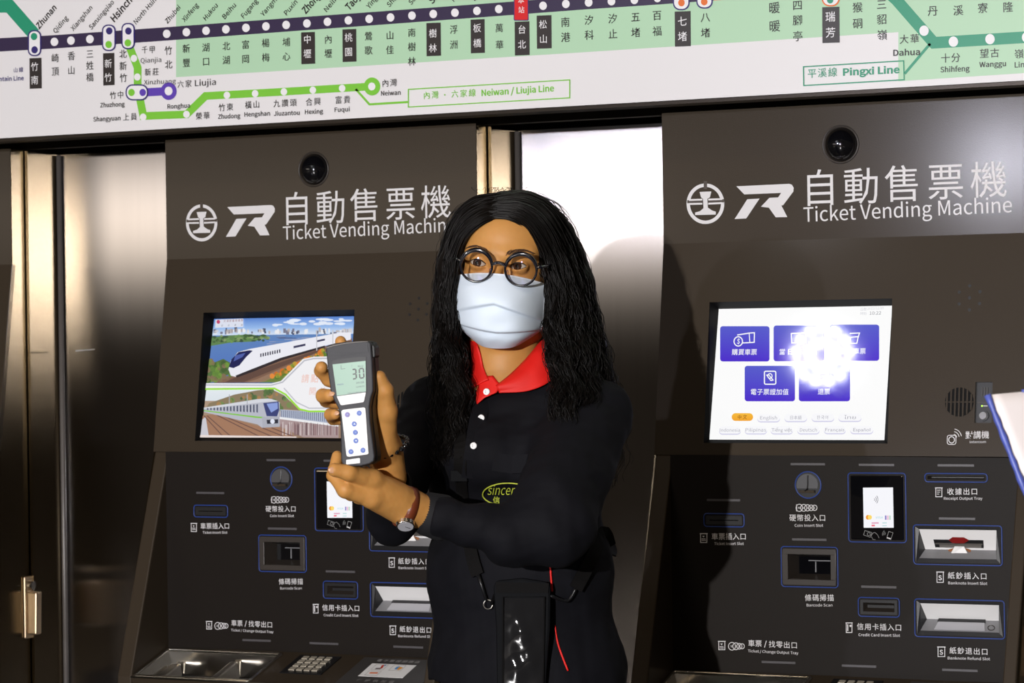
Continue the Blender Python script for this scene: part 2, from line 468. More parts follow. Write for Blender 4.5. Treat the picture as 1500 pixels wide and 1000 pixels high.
    # station names in columns
    boxes = [(c1,163,320,229,488),(c1,567,293,629,470),(c2,155,178,231,353),(c2,382,162,458,341),(c2,843,127,922,309),(c2,1086,108,1163,293),(c2,1328,120,1409,305),(c2,1449,86,1530,268),(c3,808,73,908,293),(c4,392,40,487,237)]
    for c, xa, ya, xb, yb in boxes:
        (ax, ay), (bx, by) = c(xa, ya), c(xb, yb)
        p.poly([(ax, ay), (bx, ay-0.8), (bx+0.4, by-0.8), (ax+0.4, by)], BOX, 3)
    a, b = c2(1323, -120), c2(1405, 114)
    p.rrect(a, b, 2, NAVY, 3); p.rrect((a[0]+1.2, a[1]+1), (b[0]-1.2, b[1]-1.2), 1.5, RED, 4)
    cols = [(c1,'崎頂',[(305,320),(306,393)],0),(c1,'香山',[(394,308),(394,387)],0),(c1,'三姓橋',[(496,297),(496,361),(496,425)],0),(c1,'竹南',[(193,367),(193,441)],1),(c1,'新竹',[(597,350),(597,426)],1),
        (c1,'北新竹',[(678,297),(678,363),(680,428)],0),(c1,'竹北',[(927,278),(928,355)],0),(c1,'新豐',[(1025,268),(1026,346)],0),(c1,'湖口',[(1133,262),(1134,339)],0),(c1,'北湖',[(1245,254),(1245,331)],0),(c1,'富岡',[(1351,246),(1351,325)],0),(c1,'楊梅',[(1461,237),(1462,316)],0),
        (c2,'埔心',[(75,232),(75,311)],0),(c2,'中壢',[(191,217),(191,296)],1),(c2,'內壢',[(305,217),(305,295)],0),(c2,'桃園',[(417,207),(417,286)],1),(c2,'鶯歌',[(526,199),(526,278)],0),(c2,'山佳',[(644,195),(644,275)],0),(c2,'南樹林',[(764,180),(764,258),(764,338)],0),
        (c2,'樹林',[(880,184),(880,265)],1),(c2,'浮洲',[(995,163),(995,246)],0),(c2,'板橋',[(1123,155),(1124,238)],1),(c2,'萬華',[(1244,155),(1246,247)],0),(c2,'台北',[(1369,163),(1369,245)],1),(c2,'本站',[(1364,2),(1366,55)],1),(c2,'松山',[(1485,135),(1487,215)],1)]
    for c, t, pos, wh in cols:
        for ch, q in zip(t, pos):
            p.glyph(ch, c(*q), 10.5 if t == '本站' else 13.6, WHITE if wh else BLK, 6, 0.003)
    for t, pos, wh in [('南港',[(122,140),(124,235)],0),('汐科',[(271,127),(272,221)],0),('汐止',[(420,118),(421,214)],0),('五堵',[(563,108),(564,205)],0),('百福',[(698,98),(699,196)],0),('七堵',[(857,135),(858,230)],1),('八堵',[(1001,110),(1002,207)],0),('暖暖',[(1434,50),(1436,165)],0)]:
        for ch, q in zip(t, pos): p.glyph(ch, c3(*q), 15.2 if t != '暖暖' else 18, WHITE if wh else BLK, 6, 0.003)
    for t, pos, wh in [('四腳亭',[(257,30),(258,112),(259,200)],0),('瑞芳',[(438,93),(439,180)],1),('猴硐',[(587,42),(588,130)],0),('三貂嶺',[(719,25),(720,107),(722,193)],0),('丹',[(1000,60)],0),('溪',[(1140,58)],0),('寮',[(1275,45)],0),('隆',[(1413,40)],0)]:
        for ch, q in zip(t, pos): p.glyph(ch, c4(*q), 16, WHITE if wh else BLK, 6, 0.003)
    def horiz(c, t, a, b, em, col=BLK, bold=0.003): p.row(t, c(*a), c(*b), em, col, 6, bold)
    horiz(c1,'千甲',(797,274),(838,272),11.3); horiz(c1,'新莊',(814,397),(857,395),11.5); horiz(c1,'六家',(994,463),(1037,460),11.5); horiz(c1,'竹中',(623,524),(664,521),11.5)
    horiz(c1,'上員',(695,644),(737,641),11.5); horiz(c1,'榮華',(1095,638),(1137,635),11.5); horiz(c1,'竹東',(1221,591),(1265,588),11.8); horiz(c1,'橫山',(1366,577),(1410,574),11.8)
    horiz(c2,'九讚頭',(22,569),(113,564),11.8); horiz(c2,'合興',(200,561),(245,558),12); horiz(c2,'富貴',(362,550),(408,547),12); horiz(c2,'內灣',(619,457),(664,454),12)
    horiz(c2,'內灣',(846,524),(892,521),12,LIME); horiz(c2,'六家線',(1000,516),(1096,510),12,LIME); p.disc(*c2(945, 521), 1, LIME, 6)
    horiz(c1,'山線',(88,385),(118,383),8,NAVY,0.004)
    horiz(c4,'大華',(843,217),(901,213),14.5); horiz(c4,'十分',(1070,320),(1126,317),14.5); horiz(c4,'望古',(1283,294),(1340,291),14.5); horiz(c4,'嶺腳',(1474,297),(1530,294),14.5)
    horiz(c4,'平溪線',(337,404),(450,397),14.5,TEAL)
    def en(c, t, a, b, h, col=BLK, bold=0.02): p.text(t, c(*a), c(*b), h, col, 6, bold)
    en(c1,'Qianjia',(775,346),(888,340),6.8,BLK,0.0); en(c1,'Xinzhuang',(793,465),(968,457),6.6,BLK,0.0); en(c1,'Liujia',(1073,473),(1188,466),8.8,BLK,0.005); en(c1,'Zhuzhong',(553,590),(687,583),6.3); en(c1,'Shangyuan',(515,667),(664,660),6.3)
    en(c1,'Ronghua',(922,597),(1046,591),6.3); en(c1,'Zhudong',(1200,653),(1322,647),6.3); en(c1,'Hengshan',(1345,641),(1485,634),6.3); en(c1,'Mountain Line',(-60,449),(133,440),6.2,NAVY)
    en(c2,'Jiuzantou',(6,636),(148,630),6.3); en(c2,'Hexing',(177,627),(277,622),6.3); en(c2,'Fuqui',(340,615),(423,611),6.3); en(c2,'Neiwan',(595,525),(703,520),6.5)
    p.text('Neiwan / Liujia Line', c2(1147, 527), (812, 133.5), 9, LIME, 6, 0.025)
    p.line([c2(745, 491), (835, 117), (835, 143.3), c2(745, 588)], 1.5, LIME, 6, True)
    p.line([c4(290, 367), c4(840, 334), c4(843, 438), c4(292, 470)], 1.7, TEAL, 6, True)
    en(c4,'Pingxi Line',(507,415),(818,400),10,TEAL,0.04); en(c4,'Dahua',(783,307),(930,301),8.7,BLK,0.025); en(c4,'Shihfeng',(1042,397),(1202,390),7.6); en(c4,'Wanggu',(1256,370),(1402,363),7.6); en(c4,'Lingjiao',(1450,371),(1600,364),7.6)
    sl = [('Zhunan',57,43,40,1),('Qiding',81,49.5,29,0),('Xiangshan',107,46,44,0),('Sanxingqiao',133.5,44,52,0),('Hsinchu',167,33,49,2),('North Hsinchu',199,36,62,0),('Zhubei',245,35,30,0),('Xinfeng',270,33,32,0),('Hukou',301,30.5,28,0),('Beihu',329,28.5,26,0),('Fugang',356.5,27.5,33,0),('Yangmei',385,25,40,0),
          ('Puxin',419.5,23,25,0),('Zhongli',447.5,21,40,2),('Neili',478,18,22,0),('Taoyuan',511,16,47,2),('Yingge',540,13.5,31,0),('Shanjia',570,11,34,0),('South Shulin',602,7.5,56,0),('Shulin',633,6.5,36,2),('Fuzhou',664.5,3,32,0),('Banqiao',695,1.5,40,2),('Wanhua',731,-3,32,0)]
    for t, x, y, L, b in sl:
        an = R(50); x += 1; 
        p.text(t, (x, y), (x+L*math.cos(an), y-L*math.sin(an)), (7.4, 9.3, 10.6)[b], BLK, 6, (0.012, 0.025, 0.03)[b])
    p.build('printed_map', M['signprint'], root)
build_sign()

# ------------------------------------------------------------------ ticket vending machine
Z_FOLD, Y_HDR = ZC+0.161, 0.004
Z_BRK, Y_BRK = ZC-0.194, -0.050
Z_SH_B, Z_SH_F, Y_SH_F = ZC-0.5545, ZC-0.592, -0.182
XIL, XIR = XL+0.033, XR-0.024                # inner edges of the two cheeks
HDR = Plane((XL, Y_HDR, ZC), (0, -1, 0))
FACE = Plane((XL, Y_HDR, Z_FOLD), (0, -(Z_FOLD-Z_BRK), (Y_HDR-Y_BRK)))
ypan = lambda x: -0.060+0.055*(x-XIL)
# the display sits in its bezel tipped back a little more than the face
SCNP = Plane(FACE.at(1170, 644.5, -0.010), (0, -math.cos(R(13.249)), math.sin(R(13.249))))
PAN = Plane((XIL, -0.060, ZC), (0.055, -1, 0))
SHELF = Plane((XIL, ypan(XIL), Z_SH_B), (0, -(Z_SH_B-Z_SH_F), (ypan(XIL)-Y_SH_F)))
q2 = lambda x, y: (960+x*0.36, 660+y*0.36)          # zoomed views used for measuring
q1 = lambda x, y: (1000+x/3, 420+y/3)
q3 = lambda x, y: (960+x*0.36, 150+y*0.36)
LET = (226, 224, 226)

def plate(mb, pl, u0, u1, v0, v1, holes, th):
    """a plate lying in plane pl with rectangular through-holes (u0, u1, v0, v1)"""
    us = sorted({u0, u1, *[h[0] for h in holes], *[h[1] for h in holes]}); vs = sorted({v0, v1, *[h[2] for h in holes], *[h[3] for h in holes]})
    for i in range(len(us)-1):
        for j in range(len(vs)-1):
            cu, cv = (us[i]+us[i+1])/2, (vs[j]+vs[j+1])/2
            if any(h[0] < cu < h[1] and h[2] < cv < h[3] for h in holes): continue
            a, b, c, d = (pl.xyz(us[i], vs[j]), pl.xyz(us[i+1], vs[j]), pl.xyz(us[i+1], vs[j+1]), pl.xyz(us[i], vs[j+1]))
            mb.add([a, b, c, d], [(0, 1, 2, 3)])
            for P, Q, uu, vv in ((a, b, cu, vs[j]-1e-4), (b, c, us[i+1]+1e-4, cv), (c, d, cu, vs[j+1]+1e-4), (d, a, us[i]-1e-4, cv)):
                inside = u0 < uu < u1 and v0 < vv < v1 and not any(h[0] < uu < h[1] and h[2] < vv < h[3] for h in holes)
                if not inside:
                    mb.add([P, Q, Q-pl.n*th, P-pl.n*th], [(0, 1, 2, 3)])

def uvbox(pl, a, b):
    """rectangle in the plane from two opposite photo corners"""
    A, B = pl.uv(pl.at(*a)), pl.uv(pl.at(*b))
    return (min(A[0], B[0]), max(A[0], B[0]), min(A[1], B[1]), max(A[1], B[1]))

def slab(pl, r, o0, o1, mb=None):
    """block over rectangle r between heights o0 and o1 over the plane"""
    mb = mb or MB(); u0, u1, v0, v1 = r
    c = [(u0, v0), (u1, v0), (u1, v1), (u0, v1)]
    return mb.hexa([pl.xyz(*q, o1) for q in c]+[pl.xyz(*q, o0) for q in c])

def outline(pl, r, rad, tr, mb=None, off=0.0006):
    u0, u1, v0, v1 = r
    pts = [pl.xyz(u, v, off) for u, v in Print.rr_pts((u0, v0), (u1, v1), rad, 4)]
    return (mb or MB()).tube(pts, tr, 6, closed=True)

def funnel(pl, r, inner, dep, mb=None):
    """sloping walls from rectangle r at the surface in to rectangle inner at depth dep"""
    mb = mb or MB(); cs = lambda r_: [(r_[0], r_[2]), (r_[1], r_[2]), (r_[1], r_[3]), (r_[0], r_[3])]
    a = [pl.xyz(*q, 0.0) for q in cs(r)]; b = [pl.xyz(*q, -dep) for q in cs(inner)]
    return mb.add(a+b, [(k, (k+1) % 4, 4+(k+1) % 4, 4+k) for k in range(4)])

def build_machine():
    root = empty('ticket_vending_machine', ((XL+XR)/2, 0.2, 0), 'bronze grey ticket vending machine at the right, with white menu screen of purple buttons', 'ticket machine', 'ticket vending machines in a row')
    # --- cabinet
    ib = uvbox(FACE, (1039.5, 442.5), (1300, 649.5))           # screen opening in the face
    fa = FACE.uv((XL, Y_BRK, Z_BRK)); v_bot = fa[1]
    W_ = XR-XL
    icw = uvbox(FACE, q1(1287, 418), q1(1357, 597))
    c = MB()
    plate(c, FACE, 0, W_, v_bot, 0.0, [ib, icw], 0.012)
    c.add([(XL, Y_HDR, Z_FOLD), (XR, Y_HDR, Z_FOLD), (XR, Y_HDR, ZT), (XL, Y_HDR, ZT)], [(0, 1, 2, 3)])
    c.add([(XL, Y_HDR, ZT), (XR, Y_HDR, ZT), (XR, 0.6, ZT), (XL, 0.6, ZT)], [(0, 1, 2, 3)])
    c.add([(XL, 0.6, 0), (XR, 0.6, 0), (XR, 0.6, ZT), (XL, 0.6, ZT)], [(0, 1, 2, 3)])
    c.build('housing', M['paint'], root)
    prof = [(0.6, 0.02), (0.6, ZT), (Y_HDR+0.002, ZT), (Y_HDR+0.002, Z_FOLD), (Y_BRK+0.002, Z_BRK), (Y_SH_F+0.002, Z_SH_F-0.03), (Y_SH_F+0.002, 0.02)]
    for x, th in ((XL, 0.003), (XR, -0.003)):
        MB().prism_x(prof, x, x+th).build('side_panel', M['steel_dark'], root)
    # --- cheeks either side of the recess
    for a, b in ((XL+0.0035, XIL), (XIR, XR-0.0035)):
        MB().prism_x([(Y_BRK, Z_BRK), (0.02, Z_BRK), (0.02, Z_SH_F-0.06), (Y_SH_F, Z_SH_F-0.06), (Y_SH_F, Z_SH_F)], a, b).build('cheek', M['paint'], root, bevel=0.0025)
    MB().box((XL, Y_SH_F, 0.06), (XR, 0.05, Z_SH_F-0.0605)).build('lower_door', M['paint'], root, bevel=0.003)
    MB().box((XL+0.02, Y_SH_F+0.03, 0.0), (XR-0.02, 0.58, 0.0595)).build('plinth', M['black'], root)
    # --- header: dome lens and lettering
    lp = HDR.at(1231.5, 211.5)
    ln = MB().ball(lp+np.array([0, 0.012, 0]), (0.0305, 0.033, 0.0305), 36, 18)
    lo = ln.build('camera_dome', M['blackgloss'], root, True)
    MB().tube([lp+np.array([0.0305*math.cos(t), -0.0005, 0.0305*math.sin(t)]) for t in np.linspace(0, 2*math.pi, 48, endpoint=False)], 0.0016, 6, True).build('dome_ring', M['midplas'], lo, True)
    p = Print(HDR)
    p.ring(*q3(204, 412), 25.2, 5, LET, 1, ry=27.2, n=40)
    p.poly([q3(x, y) for x, y in ((180, 364), (228, 362), (222, 386), (212, 392), (214, 428), (232, 440), (246, 444), (246, 456), (162, 458), (162, 448), (182, 442), (196, 430), (194, 392), (186, 386))], LET, 1)
    p.line([q3(130, 404), q3(194, 402)], 4.6, (70, 60, 52), 2); p.line([q3(214, 402), q3(280, 400)], 4.6, (70, 60, 52), 2); p.line([q3(204, 320), q3(204, 352)], 5, (70, 60, 52), 2)
    p.line([q3(138, 397), q3(192, 395)], 2.6, LET, 3); p.line([q3(216, 395), q3(272, 393)], 2.6, LET, 3); p.line([q3(138, 413), q3(192, 412)], 2.6, LET, 3); p.line([q3(216, 412), q3(272, 409)], 2.6, LET, 3)
    rl = [(330, 341), (545, 331), (556, 335), (563, 347), (562, 362), (520, 418), (513, 419), (537, 466), (490, 467), (462, 428), (430, 424), (464, 388), (500, 386), (512, 368), (362, 374)]
    p.poly([q3(*a) for a in rl], LET, 1)
    p.poly([q3(*a) for a in ((374, 394), (424, 391), (370, 472), (323, 474))], LET, 1)
    for ch, x, y in (('自', 670, 349), ('動', 838, 342), ('售', 1006, 332), ('票', 1182, 324), ('機', 1357, 316)):
        p.glyph(ch, q3(x, y), 57.5, LET, 2, 0.0)
    p.text('Ticket Vending Machine', q3(604, 486), q3(1452, 446), 21.5, LET, 2, 0.002, res=6)
    p.build('printed_title', M['print'], root)
    # --- screen: bezel sunk into the face, lit picture behind
    bz = MB()
    il = uvbox(SCNP, (1053, 452.5), (1295.5, 644.5))
    cs = lambda r_: [(r_[0], r_[2]), (r_[1], r_[2]), (r_[1], r_[3]), (r_[0], r_[3])]
    bz.add([FACE.xyz(*q, 0.0) for q in cs(ib)]+[SCNP.xyz(*q, 0.0) for q in cs(il)], [(k, (k+1) % 4, 4+(k+1) % 4, 4+k) for k in range(4)])
    bo = bz.build('screen_bezel', M['bezel'], root)
    sc = slab(SCNP, il, -0.006, -0.0004).build('display', M['blackgloss'], root)
    # --- speaker holes
    s = MB()
    for x, y in ((1216, 23), (1307, 21), (1261, 48), (1215, 75), (1305, 73), (1260, 101), (1262, -5)):
        s.disc_solid(FACE.at(*q1(x, y)), FACE.n, 0.0026, 0.0006, 14)
    s.build('speaker_holes', M['black'], root)
    # --- intercom
    ic = empty_part('intercom', root, FACE.at(*q1(1250, 520)))
    g = MB(); cx, cy = q1(1216, 506); pc = FACE.uv(FACE.at(cx, cy)); rg = 0.0235
    MB().disc_solid(FACE.xyz(*pc, 0.0002), FACE.n, rg, 0.0004, 40).build('grille_opening', M['bezel'], ic)
    for k in range(-3, 4):
        x = k*0.0066; h = math.sqrt(rg*rg-x*x)
        slab(FACE, (pc[0]+x-0.0013, pc[0]+x+0.0013, pc[1]-h, pc[1]+h), 0.0, 0.0022, g)
    slab(FACE, (pc[0]-rg, pc[0]+rg, pc[1]-0.001, pc[1]+0.001), 0.0, 0.0012, g)
    g.build('grille', M['paint'], ic)
    u = MB(); slab(FACE, icw, -0.03, -0.006, u); u.build('call_unit', M['black'], ic)
    sl = MB()
    for k in range(3):
        x = icw[0]+(icw[1]-icw[0])*(0.36+0.15*k); slab(FACE, (x-0.0009, x+0.0009, icw[3]-0.022, icw[3]-0.008), -0.0061, -0.0045, sl)
    slab(FACE, (icw[0]+0.002, icw[1]-0.002, icw[3]-0.0335, icw[3]-0.0315), -0.0061, -0.0048, sl)
    sl.build('microphone_slots', M['midplas'], ic)
    bp = FACE.uv(FACE.at(*q1(1319, 565)))
    MB().disc_solid(FACE.xyz(*bp, -0.006), FACE.n, 0.0085, 0.004, 28).build('button_collar', M['black'], ic)
    MB().disc_solid(FACE.xyz(*bp, -0.0019), FACE.n, 0.0064, 0.0022, 28, r1=0.006).build('call_button', M['chrome'], ic)
    lp_ = FACE.uv(FACE.at(*q1(1311, 521)))
    MB().ball(FACE.xyz(*lp_, -0.0058), 0.0013, 10, 6).build('status_light', mat('green_led', (0.1, 0.3, 0.02), 0.3, emit=(0.45, 1.0, 0.08), estr=2.5), ic)
    slab(FACE, (lp_[0]+0.002, lp_[0]+0.009, lp_[1]-0.0005, lp_[1]+0.0005), -0.006, -0.0055).build('status_label', M['whiteplas'], ic)
    p = Print(FACE)
    p.frame(q1(1163, 652), q1(1201, 692), 1.0, LET, 1, r=3); p.ring(*q1(1182, 672), 4.2, 1.2, LET, 1)
    for rr in (5, 8.5, 12): p.ring(*q1(1190, 664), rr, 1.0, LET, 1, a0=-82, a1=-12, n=10)
    p.row('對講機', q1(1259, 652), q1(1330, 650), 12.2, LET, 1, 0.005); p.text('Intercom', q1(1262, 687), q1(1333, 686), 3.8, LET, 1)
    p.build('intercom_lettering', M['print'], root)
    # --- control panel
    rec = uvbox(PAN, q2(1097, 92), q2(1351, 128)); tik = uvbox(PAN, q2(198, 255), q2(362, 310)); bar = uvbox(PAN, q2(512, 389), q2(744, 557))
    rd = uvbox(PAN, q2(784, 90), q2(1022, 374)); ccs = uvbox(PAN, q2(826, 596), q2(994, 677)); bn = uvbox(PAN, q2(1050, 301), q2(1412, 468)); rf = uvbox(PAN, q2(1055, 602), q2(1422, 766))
    z0, z1 = Z_SH_B-ZC, Z_BRK-ZC
    WP = (XIR-XIL)/math.cos(math.atan(0.055))
    sub = lambda r, m: (r[0]+m, r[1]-m, r[2]+m, r[3]-m)
    holes = [sub(rec, 0.004), sub(tik, 0.010), sub(bar, 0.012), sub(ccs, 0.008), sub(bn, 0.003), sub(rf, 0.003)]
    c = MB(); plate(c, PAN, 0, WP, z0, z1, holes, 0.010)
    pan = c.build('control_panel', M['panel'], root)
    for r_ in (rec, tik, bar, rd, ccs, bn, rf): outline(PAN, r_, 0.005, 0.0011).build('outline', M['blue'], pan, True)
    for xa, xb, y in ((549, 691, 54), (826, 972, 57), (1147, 1297, 59), (208, 345, 200), (555, 697, 360), (1152, 1302, 275), (836, 981, 552), (431, 570, 858), (757, 899, 873), (1165, 1312, 890)):
        A = PAN.uv(PAN.at(*q2(xa, y))); B = PAN.uv(PAN.at(*q2(xb, y)))
        slab(PAN, (A[0]+0.001, B[0], A[1]-0.0018, A[1]+0.0018), 0.0, 0.0012).build('indicator_slit', M['slit'], pan)
    # receipt, ticket and card slots
    def slot(name, r_, m, lip, extra=None):
        o_ = empty_part(name, root, PAN.xyz((r_[0]+r_[1])/2, (r_[2]+r_[3])/2))
        h = sub(r_, m); mid = (h[2]+h[3])/2
        slab(PAN, (h[0]-0.001, h[1]+0.001, h[2]-0.001, h[3]+0.001), -0.03, -0.012).build('slot_back', M['black'], o_)
        fr = MB(); hh = (h[3]-h[2])
        funnel(PAN, h, (h[0]+0.004, h[1]-0.004, mid-hh*0.16, mid+hh*0.16), 0.0115, fr)
        fr.build('slot_throat', M['midplas'], o_)
        if lip:
            f2 = MB(); rr_ = sub(r_, 0.0035)
            for q in ((rr_[0], rr_[1], h[3], rr_[3]), (rr_[0], rr_[1], rr_[2], h[2]), (rr_[0], h[0], h[2], h[3]), (h[1], rr_[1], h[2], h[3])): slab(PAN, q, -0.002, 0.0015, f2)
            f2.build('slot_frame', M['black'], o_)
        return o_
    slot('receipt_slot', rec, 0.004, False); slot('ticket_slot', tik, 0.010, True); cs = slot('card_slot', ccs, 0.008, True)
    # coin slot
    o_ = empty_part('coin_slot', root, PAN.at(*q2(622, 139)))
    uc, vc = PAN.uv(PAN.at(*q2(622, 139))); rc = 0.0217
    MB().tube([PAN.xyz(uc+rc*math.cos(t), vc+rc*math.sin(t), 0.0006) for t in np.linspace(0, 2*math.pi, 48, endpoint=False)], 0.0012, 6, True).build('outline_ring', M['blue'], o_, True)
    MB().disc_solid(PAN.xyz(uc, vc, 0.0), PAN.n, rc-0.001, 0.0004, 40).build('coin_cup', M['black'], o_)
    d = MB(); th = np.linspace(0, 2*math.pi, 40, endpoint=False); rr_ = rc-0.0035
    def dome_y(u, v): return 0.0012+0.004*(0.5-0.5*v/rr_)
    up_ = [(rr_*math.cos(t), rr_*math.sin(t)) for t in th if math.sin(t)*rr_ > -rr_*0.42]
    up_ = sorted(up_, key=lambda q: math.atan2(q[1]+0.3*rr_, q[0]))
    top = [PAN.xyz(uc+u-0.001, vc+v, dome_y(u, v)) for u, v in up_]; bot = [PAN.xyz(uc+u-0.001, vc+v, 0.0005) for u, v in up_]; n = len(top)
    d.add(top+bot, [tuple(range(n))]+[(k, (k+1) % n, n+(k+1) % n, n+k) for k in range(n)])
    d.build('coin_chute', M['greyplas2'], o_)
    slab(PAN, (uc-0.0145, uc+0.0125, vc-0.0125, vc-0.0085), 0.0004, 0.0085).build('coin_ledge', M['paint'], o_)
    k = MB(); k.tube([PAN.xyz(uc+0.0002, vc+rr_*0.86, 0.0015), PAN.xyz(uc+0.0002, vc, 0.0037), PAN.xyz(uc-0.0002, vc-0.006, 0.0052), PAN.xyz(uc-0.003, vc-0.0095, 0.0092)], 0.0012, 8)
    k.build('coin_opening', M['black'], o_)
    # barcode scanner
    o_ = empty_part('barcode_scanner', root, PAN.xyz((bar[0]+bar[1])/2, bar[2]))
    fr = MB(); h = sub(bar, 0.012); ro = sub(bar, 0.0025)
    for q in ((ro[0], ro[1], h[3], ro[3]), (ro[0], ro[1], ro[2], h[2]), (ro[0], h[0], h[2], h[3]), (h[1], ro[1], h[2], h[3])): slab(PAN, q, -0.001, 0.003, fr)
    fr.build('scanner_frame', M['midplas'], o_, bevel=0.001)
    inn = (h[0]+0.009, h[1]-0.003, h[2]+0.007, h[3]-0.006); f2 = MB(); funnel(PAN, h, inn, 0.03, f2); f2.build('scanner_hood', M['midplas'], o_)
    slab(PAN, inn, -0.036, -0.0302).build('scanner_window', M['blackgloss'], o_)
    f3 = MB(); w_ = inn[1]-inn[0]; v_ = inn[3]-inn[2]
    slab(PAN, (inn[0]+w_*0.28, inn[1]-w_*0.03, inn[3]-v_*0.26, inn[3]-v_*0.21), -0.0301, -0.0285, f3); slab(PAN, (inn[0]+w_*0.47, inn[0]+w_*0.50, inn[2]+v_*0.1, inn[3]-v_*0.3), -0.0301, -0.0285, f3)
    f3.build('scanner_bracket', M['greyplas'], o_)
    # contactless reader
    o_ = empty_part('card_reader', root, PAN.xyz((rd[0]+rd[1])/2, rd[2]))
    slab(PAN, sub(rd, 0.004), 0.0, 0.004).build('reader_glass', M['blackgloss'], o_, bevel=0.002)
    RP = Plane(PAN.p+PAN.n*0.0043, PAN.n)
    p = Print(RP)
    p.poly([q2(845, 150), q2(967, 149), q2(970, 313), q2(848, 313)], [(250, 250, 255)]*4, 1)
    z7 = lambda x, y: (1220+x*0.14, 670+y*0.14)
    for rr, ww in ((2.6, 0.7), (5, 0.8), (7.4, 0.8)): p.ring(*z7(420, 438), rr, ww, (120, 120, 128), 2, a0=-42, a1=42, n=10)
    p.disc(*z7(368, 624), 3.1, (240, 150, 40), 2); p.disc(*z7(388, 624), 3.1, (255, 220, 110), 3)
    p.text('VISA', z7(450, 636), z7(524, 636), 2.8, (190, 225, 235), 2, 0.03, 0.2)
    for k in range(3): p.poly([z7(546+22*k, 605), z7(562+22*k, 605), z7(562+22*k, 650), z7(546+22*k, 650)], ((140, 130, 200), (240, 190, 215), (190, 220, 200))[k], 2)
    p.poly([z7(405, 678), z7(480, 676), z7(481, 690), z7(406, 691)], (225, 160, 190), 2); p.poly([z7(405, 702), z7(440, 701), z7(441, 718), z7(406, 719)], (240, 110, 130), 2)
    p.poly([z7(518, 678), z7(565, 677), z7(566, 688), z7(519, 689)], (190, 225, 225), 2); p.poly([z7(518, 708), z7(565, 707), z7(566, 717), z7(519, 718)], (190, 225, 225), 2)
    p.build('reader_display', M['picture'], o_)
    p = Print(RP)
    GRL = (150, 150, 150)
    p.line([z7(336, 762), z7(408, 784), z7(392, 834), z7(322, 808)], 0.5, GRL, 1, True); p.line([z7(400, 820), z7(418, 790), z7(440, 782), z7(468, 806), z7(484, 842)], 0.5, GRL, 1); p.line([z7(404, 826), z7(420, 856), z7(446, 858)], 0.5, GRL, 1)
    p.line([z7(585, 772), z7(630, 786), z7(606, 858), z7(564, 842)], 0.6, GRL, 1, True); p.poly([z7(570, 832), z7(612, 846), z7(606, 860), z7(564, 844)], LET, 1)
    for k in range(3): p.ring(*z7(566, 806), 3+1.8*k, 0.5, GRL, 1, a0=170, a1=235, n=8)
    p.ring(*z7(376, 800), 2.2, 0.5, GRL, 1, n=10)
    p.build('reader_symbols', M['print'], o_)
    # banknote slots
    def bank(name, r_, refund):
        o_ = empty_part(name, root, PAN.xyz((r_[0]+r_[1])/2, r_[2]))
        h = sub(r_, 0.003); W2, H2 = h[1]-h[0], h[3]-h[2]
        fr = MB(); inn = (h[0]+0.004+W2*0.03, h[1]-0.004-W2*0.03, h[2]+0.006, h[3]-0.005)
        ledge = inn[2]+(inn[3]-inn[2])*(0.30 if not refund else 0.40)
        # white sloping fascia, darker ledge below, dark sides
        e = 0.019 if not refund else 0.022
        A = [PAN.xyz(h[0]+0.006, h[3]-0.004, -0.001), PAN.xyz(h[1]-0.006, h[3]-0.004, -0.001), PAN.xyz(inn[1]-0.003, ledge, -e), PAN.xyz(inn[0]+0.003, ledge, -e)]
        L0 = [PAN.xyz(inn[0]+0.003, ledge, -e), PAN.xyz(inn[1]-0.003, ledge, -e), PAN.xyz(h[1]-0.006, h[2]+0.007, 0.001), PAN.xyz(h[0]+0.006, h[2]+0.007, 0.001)]
        up2 = lambda q, k: [P-PAN.n*k for P in q]
        fas = MB(); fas.hexa(A+up2(A, 0.004)); fo = fas.build('fascia', M['whiteplas'], o_)
        led = MB(); led.hexa(L0+up2(L0, 0.004)); led.build('ledge', M['greyplas'], o_)
        si = MB()
        for s_ in (0, 1):
            x_, xi = (h[0], inn[0]+0.003) if s_ == 0 else (h[1], inn[1]-0.003); xs = x_+(0.006 if s_ == 0 else -0.006)
            si.add([PAN.xyz(x_, h[3], 0), PAN.xyz(x_, h[2], 0), PAN.xyz(xs, h[2]+0.007, 0.001), PAN.xyz(xi, ledge, -e), PAN.xyz(xs, h[3]-0.004, -0.001)], [(0, 1, 2, 3, 4)])
        si.add([PAN.xyz(h[0], h[2], 0), PAN.xyz(h[1], h[2], 0), PAN.xyz(h[1]-0.006, h[2]+0.007, 0.001), PAN.xyz(h[0]+0.006, h[2]+0.007, 0.001)], [(0, 1, 2, 3)])
        si.add([PAN.xyz(h[0], h[3], 0), PAN.xyz(h[1], h[3], 0), PAN.xyz(h[1]-0.006, h[3]-0.004, -0.001), PAN.xyz(h[0]+0.006, h[3]-0.004, -0.001)], [(0, 1, 2, 3)])
        si.build('surround', M['black'], o_)
        fp = lambda a_, b_, off: (np.array(A[0])*(1-a_)+np.array(A[1])*a_)*(1-b_)+(np.array(A[3])*(1-a_)+np.array(A[2])*a_)*b_+off*FN
        FN = np.cross(A[1]-A[0], A[0]-A[3]); FN = FN/np.linalg.norm(FN); FN = FN if FN.dot(PAN.n) > 0 else -FN
        def quad(mb, a0, a1, b0, b1, o0, o1):
            mb.hexa([fp(a0, b1, o1), fp(a1, b1, o1), fp(a1, b0, o1), fp(a0, b0, o1), fp(a0, b1, o0), fp(a1, b1, o0), fp(a1, b0, o0), fp(a0, b0, o0)])
